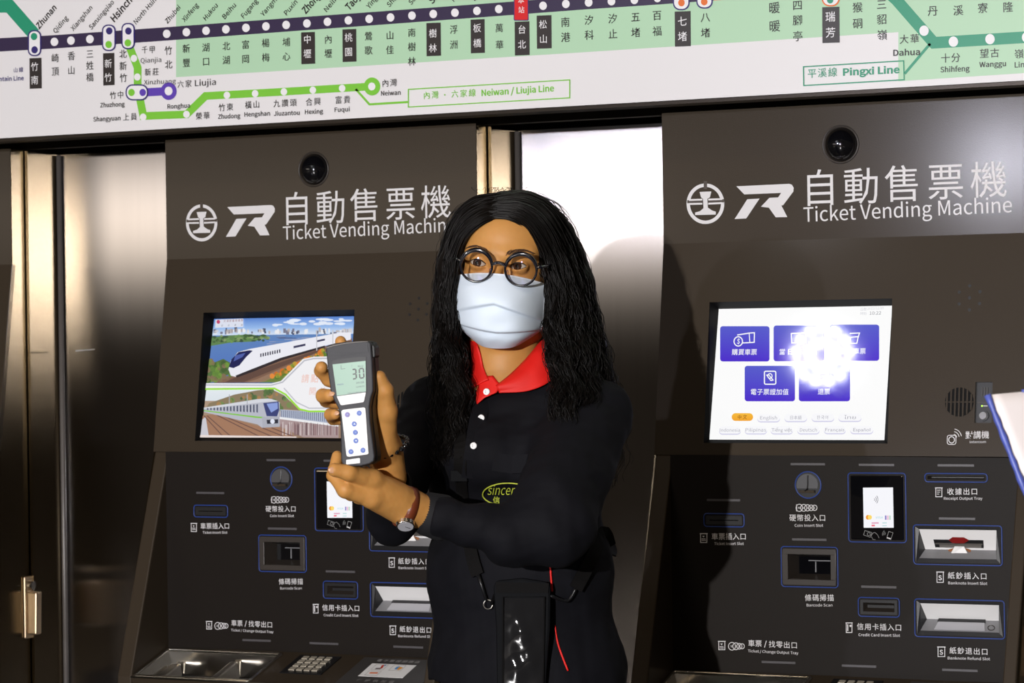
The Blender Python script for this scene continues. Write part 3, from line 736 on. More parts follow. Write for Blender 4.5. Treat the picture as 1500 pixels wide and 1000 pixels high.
        if not refund:
            m_ = MB(); quad(m_, 0.155, 0.83, 0.50, 0.88, 0.0002, 0.0012); m_.build('note_mouth', M['black'], o_)
            m_ = MB(); quad(m_, 0.17, 0.815, 0.66, 0.71, 0.0012, 0.002); quad(m_, 0.22, 0.80, 0.72, 0.86, 0.0012, 0.0018); m_.build('note_rail', M['chrome2'], o_)
            g = MB(); P = [fp(a_, b_, o2) for a_, b_, o2 in ((0.36, 0.50, 0.001), (0.42, 0.36, 0.001), (0.57, 0.36, 0.001), (0.64, 0.50, 0.001), (0.58, 0.54, 0.008), (0.42, 0.54, 0.008))]
            g.add(P, [(0, 1, 5), (1, 2, 4, 5), (2, 3, 4), (0, 5, 4, 3)]); g.build('note_guide_lens', M['redglass'], o_)
            g = MB(); P = [fp(0.43, 0.80, 0.002), fp(0.50, 0.78, 0.004), fp(0.56, 0.80, 0.002), fp(0.64, 1.12, 0.012), fp(0.36, 1.12, 0.012), fp(0.5, 1.2, 0.004)]
            g.add(P, [(0, 1, 2, 3, 4), (0, 4, 5), (2, 3, 5), (4, 3, 5), (0, 1, 2, 5)]); g.build('note_guide_tongue', M['whiteplas'], o_)
            g = MB(); g.add([fp(0.44, 0.84, 0.003), fp(0.34, 1.10, 0.008), fp(0.33, 0.98, 0.002)], [(0, 1, 2)]); g.add([fp(0.56, 0.84, 0.003), fp(0.66, 1.08, 0.008), fp(0.65, 0.96, 0.002)], [(0, 1, 2)]); g.build('note_guide_side', M['copperplas'], o_)
        else:
            lp2 = lambda a_, b_, off: (np.array(L0[0])*(1-a_)+np.array(L0[1])*a_)*(1-b_)+(np.array(L0[3])*(1-a_)+np.array(L0[2])*a_)*b_+off*LN
            LN = np.cross(L0[1]-L0[0], L0[0]-L0[3]); LN /= np.linalg.norm(LN); LN = LN if LN[2] > 0 else -LN
            m_ = MB()
            m_.hexa([lp2(0.17, 0.9, 0.0012), lp2(0.82, 0.9, 0.0012), lp2(0.81, 0.24, 0.0012), lp2(0.18, 0.24, 0.0012), lp2(0.17, 0.9, 0), lp2(0.82, 0.9, 0), lp2(0.81, 0.24, 0), lp2(0.18, 0.24, 0)]); m_.build('note_tray', M['lightgrey'], o_)
            m_ = MB(); m_.hexa([lp2(0.17, 0.24, 0.0025), lp2(0.82, 0.24, 0.0025), lp2(0.82, 0.02, 0.0025), lp2(0.17, 0.02, 0.0025), lp2(0.17, 0.24, 0), lp2(0.82, 0.24, 0), lp2(0.82, 0.02, 0), lp2(0.17, 0.02, 0)]); m_.build('note_gate', M['black'], o_)
            m_ = MB(); m_.tube([lp2(0.90+0.045*math.cos(t), 0.62+0.2*math.sin(t), 0.0005) for t in np.linspace(0, 6.283, 20, endpoint=False)], 0.0007, 5, True); m_.build('thumb_mark', M['midplas'], o_)
    bank('banknote_insert_slot', bn, False); bank('banknote_refund_slot', rf, True)
    # lettering of the control panel
    def icon(p, x0, y0, x1, y1, kind):
        p.line([q2(x0, y0), q2(x1, y0)], 1.3, LET, 1); w3 = (x1-x0)*0.1
        p.line([q2(x0+w3, y0), q2(x0+w3, y1), q2(x1-w3, y1), q2(x1-w3, y0)], 1.0, LET, 1)
        xm = (x0+x1)/2
        if kind == '$': p.text('S', q2(xm-7, y0+(y1-y0)*0.78), q2(xm+7, y0+(y1-y0)*0.78), 6.6, LET, 1, 0.03)
        elif kind == 't':
            p.poly([q2(xm-6, y0+9), q2(xm+4, y0+9), q2(xm-1, y0+16)], LET, 1); p.line([q2(x0+7, y0+21), q2(x1-9, y0+21)], 0.9, LET, 1); p.line([q2(x0+7, y0+27), q2(x1-7, y0+27)], 0.9, LET, 1)
        elif kind == 'r':
            for k in range(3): p.line([q2(x0+8, y0+9+8*k), q2(x1-8-3*k, y0+9+8*k)], 0.9, LET, 1)
        else:
            p.line([q2(x0+9, y0+6), q2(x0+9, y1-6)], 1.6, LET, 1); p.disc(*q2(x1-9, y0+12), 1.5, LET, 1)
    def lab(zh, za, zb, cy_, entext, ea, eb, ey, ic_, em=10.6, slope=0.0):
        p = Print(PAN)
        p.row(zh, q2(za+14, cy_-slope*0.5), q2(zb-14, cy_+slope*0.5), em, LET, 1, 0.004)
        p.text(entext, q2(ea, ey+6-slope*0.4), q2(eb, ey+6+slope*0.4), 3.9, LET, 1, 0.004)
        if ic_: icon(p, *ic_)
        return p
    def done(p): p.build('slot_lettering', M['print'], pan)
    done(lab('車票插入口', 228, 371, 349, 'Ticket Insert Slot', 240, 360, 377, (181, 337, 213, 373, 't')))
    p_coin = lab('硬幣投入口', 545, 694, 273, 'Coin Insert Slot', 567, 683, 303, None)
    done(lab('收據出口', 1187, 1312, 166, 'Receipt Output Tray', 1174, 1331, 193, (1138, 151, 1169, 187, 'r')))
    done(lab('條碼掃描', 608, 727, 598, 'Barcode Scan', 616, 721, 627, None))
    done(lab('信用卡插入口', 820, 1003, 717, 'Credit Card Insert Slot', 827, 996, 749, (774, 700, 803, 739, 'c'), slope=4))
    done(lab('紙鈔插入口', 1190, 1350, 509, 'Banknote Insert Slot', 1192, 1351, 538, (1143, 493, 1175, 535, '$'), slope=3))
    done(lab('紙鈔退出口', 1197, 1354, 815, 'Banknote Refund Slot', 1190, 1362, 844, (1147, 798, 1181, 837, '$'), slope=5))
    p = Print(PAN)
    p.row('車票', q2(391, 783), q2(420, 784), 10.6, LET, 1, 0.004); p.row('找零出口', q2(475, 787), q2(565, 791), 10.6, LET, 1, 0.004); p.line([q2(444, 800), q2(452, 772)], 1.0, LET, 1)
    p.text('Ticket / Change Output Tray', q2(377, 819), q2(582, 828), 3.9, LET, 1, 0.004)
    icon(p, 255, 775, 286, 809, 't')
    p_coin.line([q2(575, 218), q2(575, 246)], 1.4, LET, 1); p_coin.ring(*q2(586, 232), 4.8, 1.0, LET, 1)
    for x, r_ in ((604, 4.6), (619, 4.2), (634, 3.8), (648, 3.6)): p_coin.ring(*q2(x, 232), r_, 1.0, LET, 1, n=16)
    for x, t in ((586, '50'), (604, '20'), (619, '10'), (634, '5'), (648, '1')): p_coin.text(t, q2(x-5 if len(t) > 1 else x-2, 236), q2(x+5 if len(t) > 1 else x+2, 236), 2.8, LET, 1, 0.02)
    done(p_coin)
    for x, r_ in ((312, 5.2), (328, 4.6), (342, 3.8), (353, 3.4)): p.ring(*q2(x, 795), r_, 1.0, LET, 1, n=16)
    for x, t in ((311, '50'), (328, '10'), (341, '5'), (353, '1')): p.text(t, q2(x-5 if len(t) > 1 else x-2, 799), q2(x+5 if len(t) > 1 else x+2, 799), 2.8, LET, 1, 0.02)
    done(p)
    # --- sloping shelf: coin tray, keypad, card pad (measured on the middle machine, 1 m to the left)
    SL = SHELF.shifted(-1.0)                      # photo points of the middle machine, carried to this one
    sh1 = lambda P: P+np.array([1.0, 0, 0])
    sat = lambda x, y, off=0.0: SLP(x, y, off)
    def SLP(x, y, off=0.0):
        o = CAM+np.array([1.0, 0, 0]); d = ray(x, y); t = (SHELF.p-o).dot(SHELF.n)/d.dot(SHELF.n); return o+d*t+SHELF.n*off
    vf = -np.linalg.norm([Y_SH_F-ypan(XIL), Z_SH_F-Z_SH_B])
    hl = SHELF.uv(SLP(419, 953)); ht = (0.004, hl[0], vf+0.004, -0.006)
    back = MB()
    u1 = XIR-XIL
    c = MB(); plate(c, SHELF, 0, u1, vf, 0.008, [ht], 0.012)
    c.build('shelf', M['paint'], root)
    MB().tube([SHELF.xyz(0, vf, 0.0), SHELF.xyz(u1, vf, 0.0)], 0.0022, 6).build('shelf_edge', M['chrome2'], root, True)
    o_ = empty_part('change_tray', root, SHELF.xyz((ht[0]+ht[1])/2, vf/2))
    rim = MB(); outline(SHELF, sub(ht, -0.001), 0.006, 0.0032, rim, 0.001); rim.build('tray_rim', M['chrome'], o_, True)
    bw = MB(); funnel(SHELF, ht, (ht[0]+0.012, ht[1]-0.014, ht[2]+0.03, ht[3]-0.010), 0.045, bw); bw.build('tray_bowl', M['chrome'], o_)
    slab(SHELF, (ht[0]+0.010, ht[1]-0.012, ht[2]+0.028, ht[3]-0.009), -0.06, -0.0452).build('tray_floor', M['black'], o_)
    mu = ht[0]+(ht[1]-ht[0])*0.60
    slab(SHELF, (ht[0]+0.012, ht[0]+0.03, ht[2]+0.03, ht[3]-0.012), -0.045, -0.02).build('tray_divider', M['chrome2'], o_, bevel=0.003)
    slab(SHELF, (mu-0.007, mu+0.007, ht[2]+0.01, ht[3]-0.009), -0.045, -0.012).build('tray_divider', M['chrome2'], o_, bevel=0.003)
    MB().box((XIL, Y_SH_F+0.03, Z_SH_B-0.16), (XIR, 0.0, Z_SH_B-0.125)).build('shelf_underside', M['black'], root)
    o_ = empty_part('keypad', root, SHELF.uv3(SLP(455, 975)))
    A, B, C_, D = SLP(438.4, 960.5), SLP(498.9, 962.7), SLP(472, 988.3), SLP(411.2, 986)
    ku = (A+D)/2; kr = (B+C_)/2
    cu_, cv_ = SHELF.uv((A+B+C_+D)/4); kw = np.linalg.norm(B-A)/2; kh = min(abs(SHELF.uv(A)[1]-SHELF.uv(D)[1])/2, 0.045)
    kx = SHELF.uv(A)[0]-SHELF.uv(D)[0]
    slab(SHELF, (cu_-kw, cu_+kw, cv_-kh, cv_+kh), 0.0, 0.002).build('keypad_plate', M['black'], o_)
    for j in range(4):
        for i in range(4):
            u_, v_ = cu_+(i-1.5)*kw*0.37, cv_+(1.5-j)*kh*0.42
            slab(SHELF, (u_-kw*0.135, u_+kw*0.135, v_-kh*0.15, v_+kh*0.15), 0.002, 0.0045).build('key', M['keymetal'], o_, bevel=0.0007)
    o_ = empty_part('card_pad', root, SHELF.uv3(SLP(575, 982)))
    pu = SHELF.uv(SLP(535, 963))[0]
    slab(SHELF, (pu, u1-0.012, vf+0.006, -0.004), 0.0, 0.0025).build('pad_plate', M['greydark'], o_, bevel=0.001)
    lw = SHELF.uv(SLP(552, 972)), SHELF.uv(SLP(616, 974)); hw = abs(vf)
    lr = (lw[0][0]-0.006, lw[1][0]-0.004, -hw*0.66, -hw*0.24)
    slab(SHELF, lr, 0.0025, 0.003).build('pad_label', M['whiteplas'], o_)
    KP = Plane(SHELF.p+SHELF.n*0.0032, SHELF.n)
    p = Print(KP)
    def sh_row(t, u_a, u_b, v, em):
        for i, ch in enumerate(t):
            vv, f = glyphs(ch, 0.01, 0, 2); uu = u_a+(u_b-u_a)*i/(len(t)-1)
            P = np.array([KP.xyz(uu+(q[0]-0.5)*em, v+(q[1]-0.36)*em, 0.0) for q in vv]); p._add(P, f, lin(150, 148, 146))
    sh_row('電子票證感應區', lr[0]+0.008, lr[1]-0.004, -hw*0.14, 0.0105); sh_row('僅提供加值', lr[0]+0.012, lr[1]-0.012, -hw*0.80, 0.0105)
    def sh_poly(pts, col): 
        P = [KP.xyz(lr[0]+(lr[1]-lr[0])*a_, lr[3]+(lr[2]-lr[3])*b_, 0.0002) for a_, b_ in pts]; p._add(P, [tuple(range(len(P)))], lin(*col))
    for ring_ in ((0.12, 0.06, 0.40, 0.5), (0.52, 0.06, 0.80, 0.5), (0.12, 0.58, 0.40, 0.95)):
        a0, b0, a1, b1 = ring_
        for q in (((a0, b0), (a1, b0), (a1, b0+0.03), (a0, b0+0.03)), ((a0, b1), (a1, b1), (a1, b1-0.03), (a0, b1-0.03)), ((a0, b0), (a0+0.01, b0), (a0+0.01, b1), (a0, b1)), ((a1, b0), (a1-0.01, b0), (a1-0.01, b1), (a1, b1))): sh_poly(q, (190, 185, 180))
    sh_poly(((0.26, 0.12), (0.31, 0.10), (0.34, 0.36), (0.30, 0.4)), (205, 70, 50)); sh_poly(((0.31, 0.10), (0.37, 0.08), (0.34, 0.2)), (60, 140, 190)); sh_poly(((0.2, 0.35), (0.32, 0.32), (0.32, 0.44), (0.2, 0.46)), (120, 110, 110))
    sh_poly(((0.62, 0.2), (0.68, 0.14), (0.68, 0.42), (0.62, 0.38)), (80, 150, 210)); sh_poly(((0.68, 0.18), (0.78, 0.24), (0.74, 0.44), (0.68, 0.4)), (238, 160, 40)); sh_poly(((0.18, 0.7), (0.36, 0.68), (0.36, 0.78), (0.18, 0.8)), (230, 120, 60))
    p.build('pad_printing', M['print'], o_)
    # --- lock handle on the right side, by the seam
    hd = MB(); hx = XR; y_, z_ = 0.040, ZC-0.500
    hd.box((hx, y_-0.016, z_-0.060), (hx+0.006, y_+0.016, z_+0.060))
    ho = hd.build('lock_handle', M['handle'], root, bevel=0.003)
    MB().hexa([(hx+0.006, y_-0.012, z_-0.052), (hx+0.026, y_-0.010, z_-0.052), (hx+0.028, y_-0.010, z_+0.03), (hx+0.006, y_-0.012, z_+0.03), (hx+0.006, y_+0.008, z_-0.052), (hx+0.026, y_+0.008, z_-0.052), (hx+0.028, y_+0.008, z_+0.03), (hx+0.006, y_+0.008, z_+0.03)]).build('handle_lever', M['handle'], ho, bevel=0.003)
    MB().disc_solid((hx+0.006, y_, z_+0.042), (1, 0, 0), 0.009, 0.008, 20).build('handle_pivot', M['chrome'], ho)
    return root, il

def empty_part(name, parent, loc):
    o = bpy.data.objects.new(name, None); COL.objects.link(o); o.location = Vector(loc); o.empty_display_size = 0.03
    o.parent = parent; o.matrix_parent_inverse = parent_world(parent).inverted()
    return o
Plane.uv3 = lambda s, P: s.xyz(*s.uv(P))
M['greyplas2'] = mat('coin_chute_grey', (0.10, 0.10, 0.105), 0.3, 0.6)
M['chrome2'] = mat('satin_steel', (0.45, 0.42, 0.38), 0.28, 1.0)
M['copperplas'] = mat('copper_brown_plastic', (0.30, 0.12, 0.05), 0.35)
M['lightgrey'] = mat('light_grey_plastic', (0.45, 0.45, 0.48), 0.45)
M['greydark'] = mat('charcoal_plastic', (0.045, 0.042, 0.040), 0.4)
M['keymetal'] = mat('pale_metal_keys', (0.75, 0.68, 0.55), 0.35, 0.6)
M['handle'] = mat('brass_bronze_metal', (0.62, 0.48, 0.32), 0.33, 1.0)

def copy_tree(o, parent=None, skip=()):
    c = o.copy(); COL.objects.link(c)
    if parent:
        c.parent = parent; c.matrix_parent_inverse = o.matrix_parent_inverse.copy()
    for ch in list(o.children):
        if ch.name.split('.')[0] not in skip: copy_tree(ch, c, skip)
    return c

def menu_picture(il):
    SCN = Plane(SCNP.p, SCNP.n)
    p = Print(SCN)
    u0, u1, v0, v1 = il
    P = [SCN.xyz(u, v, p.STEP) for u, v in ((u0, v1), (u1, v1), (u1, v0), (u0, v0))]
    p._add(P, [(0, 1, 2, 3)], lin(255, 255, 255))
    top, bot = (86, 92, 205), (74, 40, 205)
    for a, b in (((165, 173), (382, 328)), ((400, 170), (623, 327)), ((645, 166), (864, 325)), ((273, 347), (494, 503)), ((511, 344), (736, 503))):
        p.rrect(q1(*a), q1(*b), 4, top, 2, c2=bot)
    Wt = (255, 255, 255)
    def btn(t, xa, xb, y): p.row(t, q1(xa+13, y), q1(xb-13, y), 9.6, Wt, 3, 0.005)
    btn('購買車票', 217, 327, 287); btn('當日快車票', 425, 592, 286); btn('領取車票', 692, 805, 283); btn('電子票證加值', 299, 466, 462); btn('退票', 595, 648, 461)
    p.ring(*q1(245, 240), 6.2, 1.5, Wt, 3); p.text('$', q1(239, 249), q1(251, 249), 6.5, Wt, 3, 0.02)
    p.line([q1(240, 212), q1(296, 203), q1(316, 202), q1(315, 244), q1(262, 247)], 1.5, Wt, 3); p.line([q1(293, 206), q1(296, 244)], 1.2, Wt, 3)
    p.line([q1(478, 205), q1(540, 203), q1(542, 245), q1(480, 247)], 1.5, Wt, 3, True)
    p.line([q1(735, 205), q1(778, 203), q1(772, 220), q1(766, 248), q1(740, 249), q1(737, 222), q1(776, 219)], 1.4, Wt, 3)
    p.frame(q1(360, 371), q1(410, 428), 1.6, Wt, 3, r=2); p.line([q1(370, 388), q1(378, 386), q1(398, 410), q1(388, 412)], 1.3, Wt, 3, True); p.ring(*q1(384, 392), 3.2, 1.2, Wt, 3)
    p.line([q1(602, 380), q1(640, 379), q1(641, 412), q1(603, 413)], 1.4, Wt, 3, True); p.ring(*q1(650, 402), 3.6, 1.3, Wt, 3)
    GR = (168, 168, 180)
    p.rrect(q1(216, 555), q1(310, 589), 5.5, (250, 190, 60), 2, c2=(245, 165, 40)); p.row('中文', q1(251, 573), q1(274, 572), 7, (140, 84, 10), 3, 0.004)
    pills = [('English', 328, 428, 576), ('日本語', 448, 547, 575), ('한국어', 567, 666, 574), ('ไทย', 685, 786, 574), ('Indonesia', 160, 256, 630), ('Pilipinas', 273, 371, 629), ('Tiếng việt', 387, 485, 629), ('Deutsch', 504, 602, 629), ('Français', 621, 717, 628), ('Español', 737, 838, 628)]
    for t, xa, xb, y in pills:
        p.rrect(q1(xa, y-14), q1(xb, y+20), 5.2, (214, 212, 236), 2); p.rrect(q1(xa, y-17), q1(xb, y+15), 5.2, (252, 252, 255), 3)
        wd = min(xb-xa-8, 9.5*len(t)+8) if ord(t[0]) < 0x300 else 52
        if ord(t[0]) > 0x2000: p.row(t, q1((xa+xb)/2-18, y), q1((xa+xb)/2+18, y), 6.2, GR, 4, 0)
        else: p.text(t, q1((xa+xb)/2-wd/2, y+7), q1((xa+xb)/2+wd/2, y+7), 4.8, GR, 4, 0.0)
    p.text('10:22', q1(822, 123), q1(872, 122), 4.6, (130, 130, 140), 3); p.row('時刻', q1(788, 118), q1(802, 118), 5, (205, 205, 212), 3, 0)
    p.text('2022/12/09', q1(812, 101), q1(884, 99), 3.4, (205, 205, 212), 3); p.row('日期', q1(788, 99), q1(802, 99), 5, (205, 205, 212), 3, 0)
    return p.build('screen_picture', M['picture'])

def train_picture(il):
    """drawn on the prototype's screen from measurements of the middle machine's"""
    class SP(Plane):
        def at(s, px, py, off=0.0):
            o = CAM+np.array([1.0, 0, 0]); d = ray(px, py); t = (s.p-o).dot(s.n)/d.dot(s.n); return o+d*t+s.n*off
    SCN = SP(SCNP.p, SCNP.n)
    p = Print(SCN); rnd = random.Random(3)
    k5 = lambda x, y: (270+x*0.23, 440+y*0.23)
    tl, tr, br, bl = (160, 100), (1082, 84), (1066, 882), (101, 870)
    def edge(t): return (tl[0]+(bl[0]-tl[0])*t, tl[1]+(bl[1]-tl[1])*t)
    def redge(t): return (tr[0]+(br[0]-tr[0])*t, tr[1]+(br[1]-tr[1])*t)
    def P(pts, col, lay=1): p.poly([k5(*q) for q in pts], col, lay)
    def band(t0, t1, c0, c1, lay=1): P([edge(t0), redge(t0), redge(t1), edge(t1)], [c0, c0, c1, c1], lay)
    band(0, 0.10, (88, 132, 210), (150, 186, 236)); band(0.10, 0.16, (150, 186, 236), (214, 228, 246))
    band(0.16, 0.40, (96, 134, 190), (84, 120, 190)); band(0.40, 0.56, (84, 120, 190), (96, 120, 160))
    band(0.56, 0.70, (232, 238, 244), (222, 230, 236)); band(0.70, 1.0, (176, 150, 128), (150, 124, 104))
    for k in range(26):   # clouds
        x = rnd.uniform(560, 1060); y = 150-(x-560)*0.03+rnd.uniform(-22, 12); p.disc(*k5(x, y), rnd.uniform(3, 9), (226, 234, 248), 2, ry=rnd.uniform(1, 2.2), n=10)
    for k in range(70):   # town on the far shore
        x = rnd.uniform(158, 1060); y = 205+rnd.uniform(-6, 14); h = rnd.uniform(10, 30); ww = rnd.uniform(8, 22); g = rnd.choice([(235, 236, 240), (210, 208, 212), (120, 120, 140), (70, 76, 100), (190, 180, 178)])
        P([(x, y-h), (x+ww, y-h), (x+ww, y), (x, y)], g, 3)
    P([(150, 235), (300, 222), (430, 216), (520, 236), (450, 262), (300, 268), (152, 290)], (96, 132, 80), 4)
    for k in range(60):
        x = rnd.uniform(152, 540); p.disc(*k5(x, 245+rnd.uniform(-18, 22)-(x-152)*0.02), rnd.uniform(1.5, 5), rnd.choice([(70, 100, 60), (110, 150, 84), (140, 160, 110), (60, 84, 60)]), 5, ry=rnd.uniform(1, 2.5), n=8)
    for k in range(40):
        x = rnd.uniform(520, 900); y = rnd.uniform(228, 300); P([(x, y), (x+rnd.uniform(30, 90), y-2), (x+rnd.uniform(30, 90), y+3), (x, y+4)], rnd.choice([(120, 140, 180), (150, 160, 190), (84, 100, 140)]), 5)
    # embankment and railway bed
    P([(142, 410), (250, 372), (300, 400), (290, 470), (135, 525)], (84, 110, 60), 5)
    for k in range(50):
        x = rnd.uniform(140, 300); p.disc(*k5(x, rnd.uniform(385, 515)), rnd.uniform(2, 5), rnd.choice([(70, 96, 50), (112, 150, 62), (130, 110, 84), (96, 130, 60)]), 6, n=8)
    P([(190, 525), (300, 480), (1070, 240), (1068, 330), (880, 330), (480, 522)], (128, 96, 78), 6)
    P([(260, 522), (330, 490), (900, 300), (900, 312), (420, 505), (380, 522)], (100, 74, 64), 7)
    P([(400, 522), (470, 500), (880, 320), (890, 330), (520, 515), (480, 522)], (150, 118, 96), 7)
    P([(480, 522), (640, 440), (780, 360), (1068, 300), (1066, 400), (640, 500), (600, 522)], (110, 130, 60), 7)
    for k in range(70):
        x = rnd.uniform(560, 900); y = 520-(x-520)*0.5+rnd.uniform(-20, 25); p.disc(*k5(x, y), rnd.uniform(1.5, 4.2), rnd.choice([(206, 110, 40), (150, 160, 60), (90, 120, 50), (230, 140, 60)]), 8, n=8)
    # white express train
    P([(285, 440), (300, 385), (345, 330), (420, 310), (1000, 205), (1064, 204), (1064, 250), (900, 290), (620, 370), (440, 440), (330, 487), (300, 480)], (238, 238, 246), 9)
    P([(288, 425), (306, 375), (350, 330), (420, 318), (440, 322), (400, 360), (355, 415), (318, 432)], (28, 32, 84), 10)
    P([(330, 352), (395, 335), (375, 362), (318, 390)], (78, 96, 170), 11)
    for k in range(9):
        x = 488+k*15; y = 340-k*3.3; P([(x, y), (x+8, y-2), (x+8, y+20), (x, y+22)], (36, 36, 60), 10)
    P([(700, 292), (776, 276), (776, 290), (700, 306)], (60, 60, 92), 10); P([(845, 256), (900, 244), (900, 256), (845, 268)], (60, 60, 92), 10)
    P([(330, 480), (440, 436), (620, 366), (900, 288), (900, 300), (620, 384), (450, 452), (340, 492)], (48, 40, 44), 10)
    for x in (845, 948): P([(x, 190), (x+6, 190), (x+6, 320), (x, 322)], (200, 200, 206), 11)
    # caption plate
    P([(203, 124), (380, 117), (380, 170), (201, 176)], (222, 226, 240), 11); p.disc(*k5(222, 138), 2.6, (196, 70, 110), 12)
    p.row('交通部臺灣鐵路', k5(262, 133), k5(372, 128), 3.8, (150, 90, 96), 12, 0); p.row('安全準時', k5(246, 162), k5(372, 158), 3.2, (120, 120, 130), 12, 0)
    # white band, green line
    P([(130, 528), (560, 530), (620, 515), (760, 375), (830, 360), (1068, 356), (1066, 700), (800, 704), (740, 690), (640, 590), (560, 556), (128, 562)], (244, 243, 246), 12)
    p.line([k5(*q) for q in ((128, 566), (580, 562), (650, 600), (740, 694), (800, 708), (1066, 708))], 2.6, (158, 226, 60), 13)
    p.line([k5(*q) for q in ((140, 540), (560, 542), (632, 522), (770, 385), (830, 372), (1060, 368))], 2.0, (190, 190, 200), 13); p.line([k5(*q) for q in ((640, 560), (720, 650), (800, 688), (1060, 686))], 1.8, (196, 196, 206), 13)
    p.row('請點選', k5(776, 500), k5(896, 498), 13, (240, 200, 190), 13, 0.01); p.row('開始', k5(822, 580), k5(890, 580), 12, (240, 206, 198), 13, 0.01)
    # lower picture
    P([(160, 655), (320, 600), (470, 572), (560, 566), (640, 605), (735, 700), (620, 690), (140, 690)], (140, 124, 96), 6)
    for k in range(90):
        x = rnd.uniform(180, 730); y = rnd.uniform(575, 690)
        if y > 660-(x-160)*0.22 and (x < 620 or y > 560+(x-580)*0.95): p.disc(*k5(x, y), rnd.uniform(2, 5), rnd.choice([(96, 120, 70), (120, 140, 84), (170, 130, 84), (80, 104, 66)]), 7, n=8)
    P([(615, 695), (990, 720), (985, 790), (615, 745)], (176, 184, 204), 8)
    for k in range(28): 
        x = 622+k*13; P([(x, 700+k*0.8), (x+4, 700+k*0.8), (x+4, 742+k*1.4), (x, 742+k*1.4)], (96, 104, 130), 9)
    P([(610, 742), (985, 790), (985, 805), (610, 756)], (240, 240, 242), 9); P([(610, 756), (985, 805), (985, 884), (760, 872), (610, 800)], (172, 150, 150), 8)
    for k in range(50):
        x = rnd.uniform(615, 975); P([(x, 770+rnd.uniform(0, 30)), (x+6, 770+rnd.uniform(0, 30)), (x+6, 860), (x, 858)], rnd.choice([(140, 110, 112), (210, 196, 196), (120, 96, 100)]), 9)
    P([(112, 735), (200, 722), (470, 800), (620, 810), (720, 872), (104, 868)], (164, 122, 96), 8)
    for a, b in (((130, 735), (250, 866)), ((150, 735), (300, 866)), ((210, 730), (480, 866)), ((240, 730), (560, 866)), ((500, 812), (640, 868)), ((560, 812), (700, 868))): p.line([k5(*a), k5(*b)], 1.3, (104, 76, 72), 10)
    P([(106, 760), (140, 740), (160, 866), (104, 866)], (206, 204, 212), 9)
    P([(130, 690), (470, 632), (560, 628), (612, 650), (612, 800), (500, 812), (470, 790), (130, 712)], (186, 188, 200), 11)
    P([(130, 700), (470, 740), (520, 744), (520, 752), (470, 750), (130, 706)], (130, 200, 70), 12)
    P([(130, 684), (470, 630), (540, 626), (600, 640), (500, 650), (130, 692)], (216, 218, 226), 12)
    for k in range(16):
        x = 150+k*21; h = 10+k*2.6; y = 690-k*1.1; P([(x, y-h*0.2), (x+9, y-h*0.24), (x+9, y+h*0.9), (x, y+h*0.8)], (70, 76, 100), 13)
    P([(508, 655), (606, 645), (610, 700), (596, 740), (530, 738)], (60, 68, 120), 13); P([(530, 660), (600, 652), (602, 690), (560, 716)], (140, 160, 220), 14)
    P([(500, 745), (612, 742), (612, 806), (505, 812)], (176, 178, 190), 13); P([(530, 762), (604, 758), (604, 784), (534, 788)], (44, 46, 60), 14); p.disc(*k5(568, 772), 3.2, (230, 235, 250), 15)
    for x in (290, 404): P([(x, 600), (x+5, 600), (x+5, 660), (x, 662)], (170, 172, 180), 13)
    P([(104, 858), (720, 868), (720, 876), (103, 874)], (236, 222, 218), 13)
    # clip everything to the glass
    u0, u1, v0, v1 = il
    for i, q in enumerate(p.v):
        q = np.array(q); off = (q-SCN.p).dot(SCN.n); a, b = SCN.uv(q)
        p.v[i] = tuple(SCN.xyz(min(max(a, u0+0.0002), u1-0.0002), min(max(b, v0+0.0002), v1-0.0002), off))
    return p.build('screen_picture', M['picture'])

tvm, IL = build_machine()
pic_menu = menu_picture(IL); pic_train = train_picture(IL)
W0 = parent_world(tvm)
mach = [tvm]
for k, lab in ((1, 'bronze grey ticket vending machine in the middle, behind the woman, its screen showing two trains'), (2, 'bronze grey ticket vending machine cut off at the left edge, lock handle on its side')):
    c = copy_tree(tvm); c.location.x -= 1.0*k; c['label'] = lab; mach.append(c)
for m_, pic, cpy in ((tvm, pic_menu, False), (mach[1], pic_train, False), (mach[2], pic_train, True)):
    pc_ = pic.copy() if cpy else pic
    if cpy: COL.objects.link(pc_)
    disp = [c for c in m_.children if c.name.split('.')[0] == 'display'][0]
    pc_.parent = disp; pc_.matrix_parent_inverse = W0.inverted() @ disp.matrix_parent_inverse.inverted() if False else (W0 @ disp.matrix_parent_inverse).inverted()
# ------------------------------------------------------------------ the woman
# modelled in millimetres in a frame x right, y away, z up whose origin is 3.9 m in front of the camera position
B0 = CAM+CF*3.9
def A(px, py, w_=0.0):
    k = (3900.0-w_)/3900.0
    return np.array([(px-750)*k, -w_, -(py-500)*k])
def W(p):
    p = np.asarray(p, float)/1000.0
    return B0 + p[..., 0:1]*CR + p[..., 1:2]*CF + p[..., 2:3]*CU
def WV(p): return W(np.asarray(p, float).reshape(-1, 3))

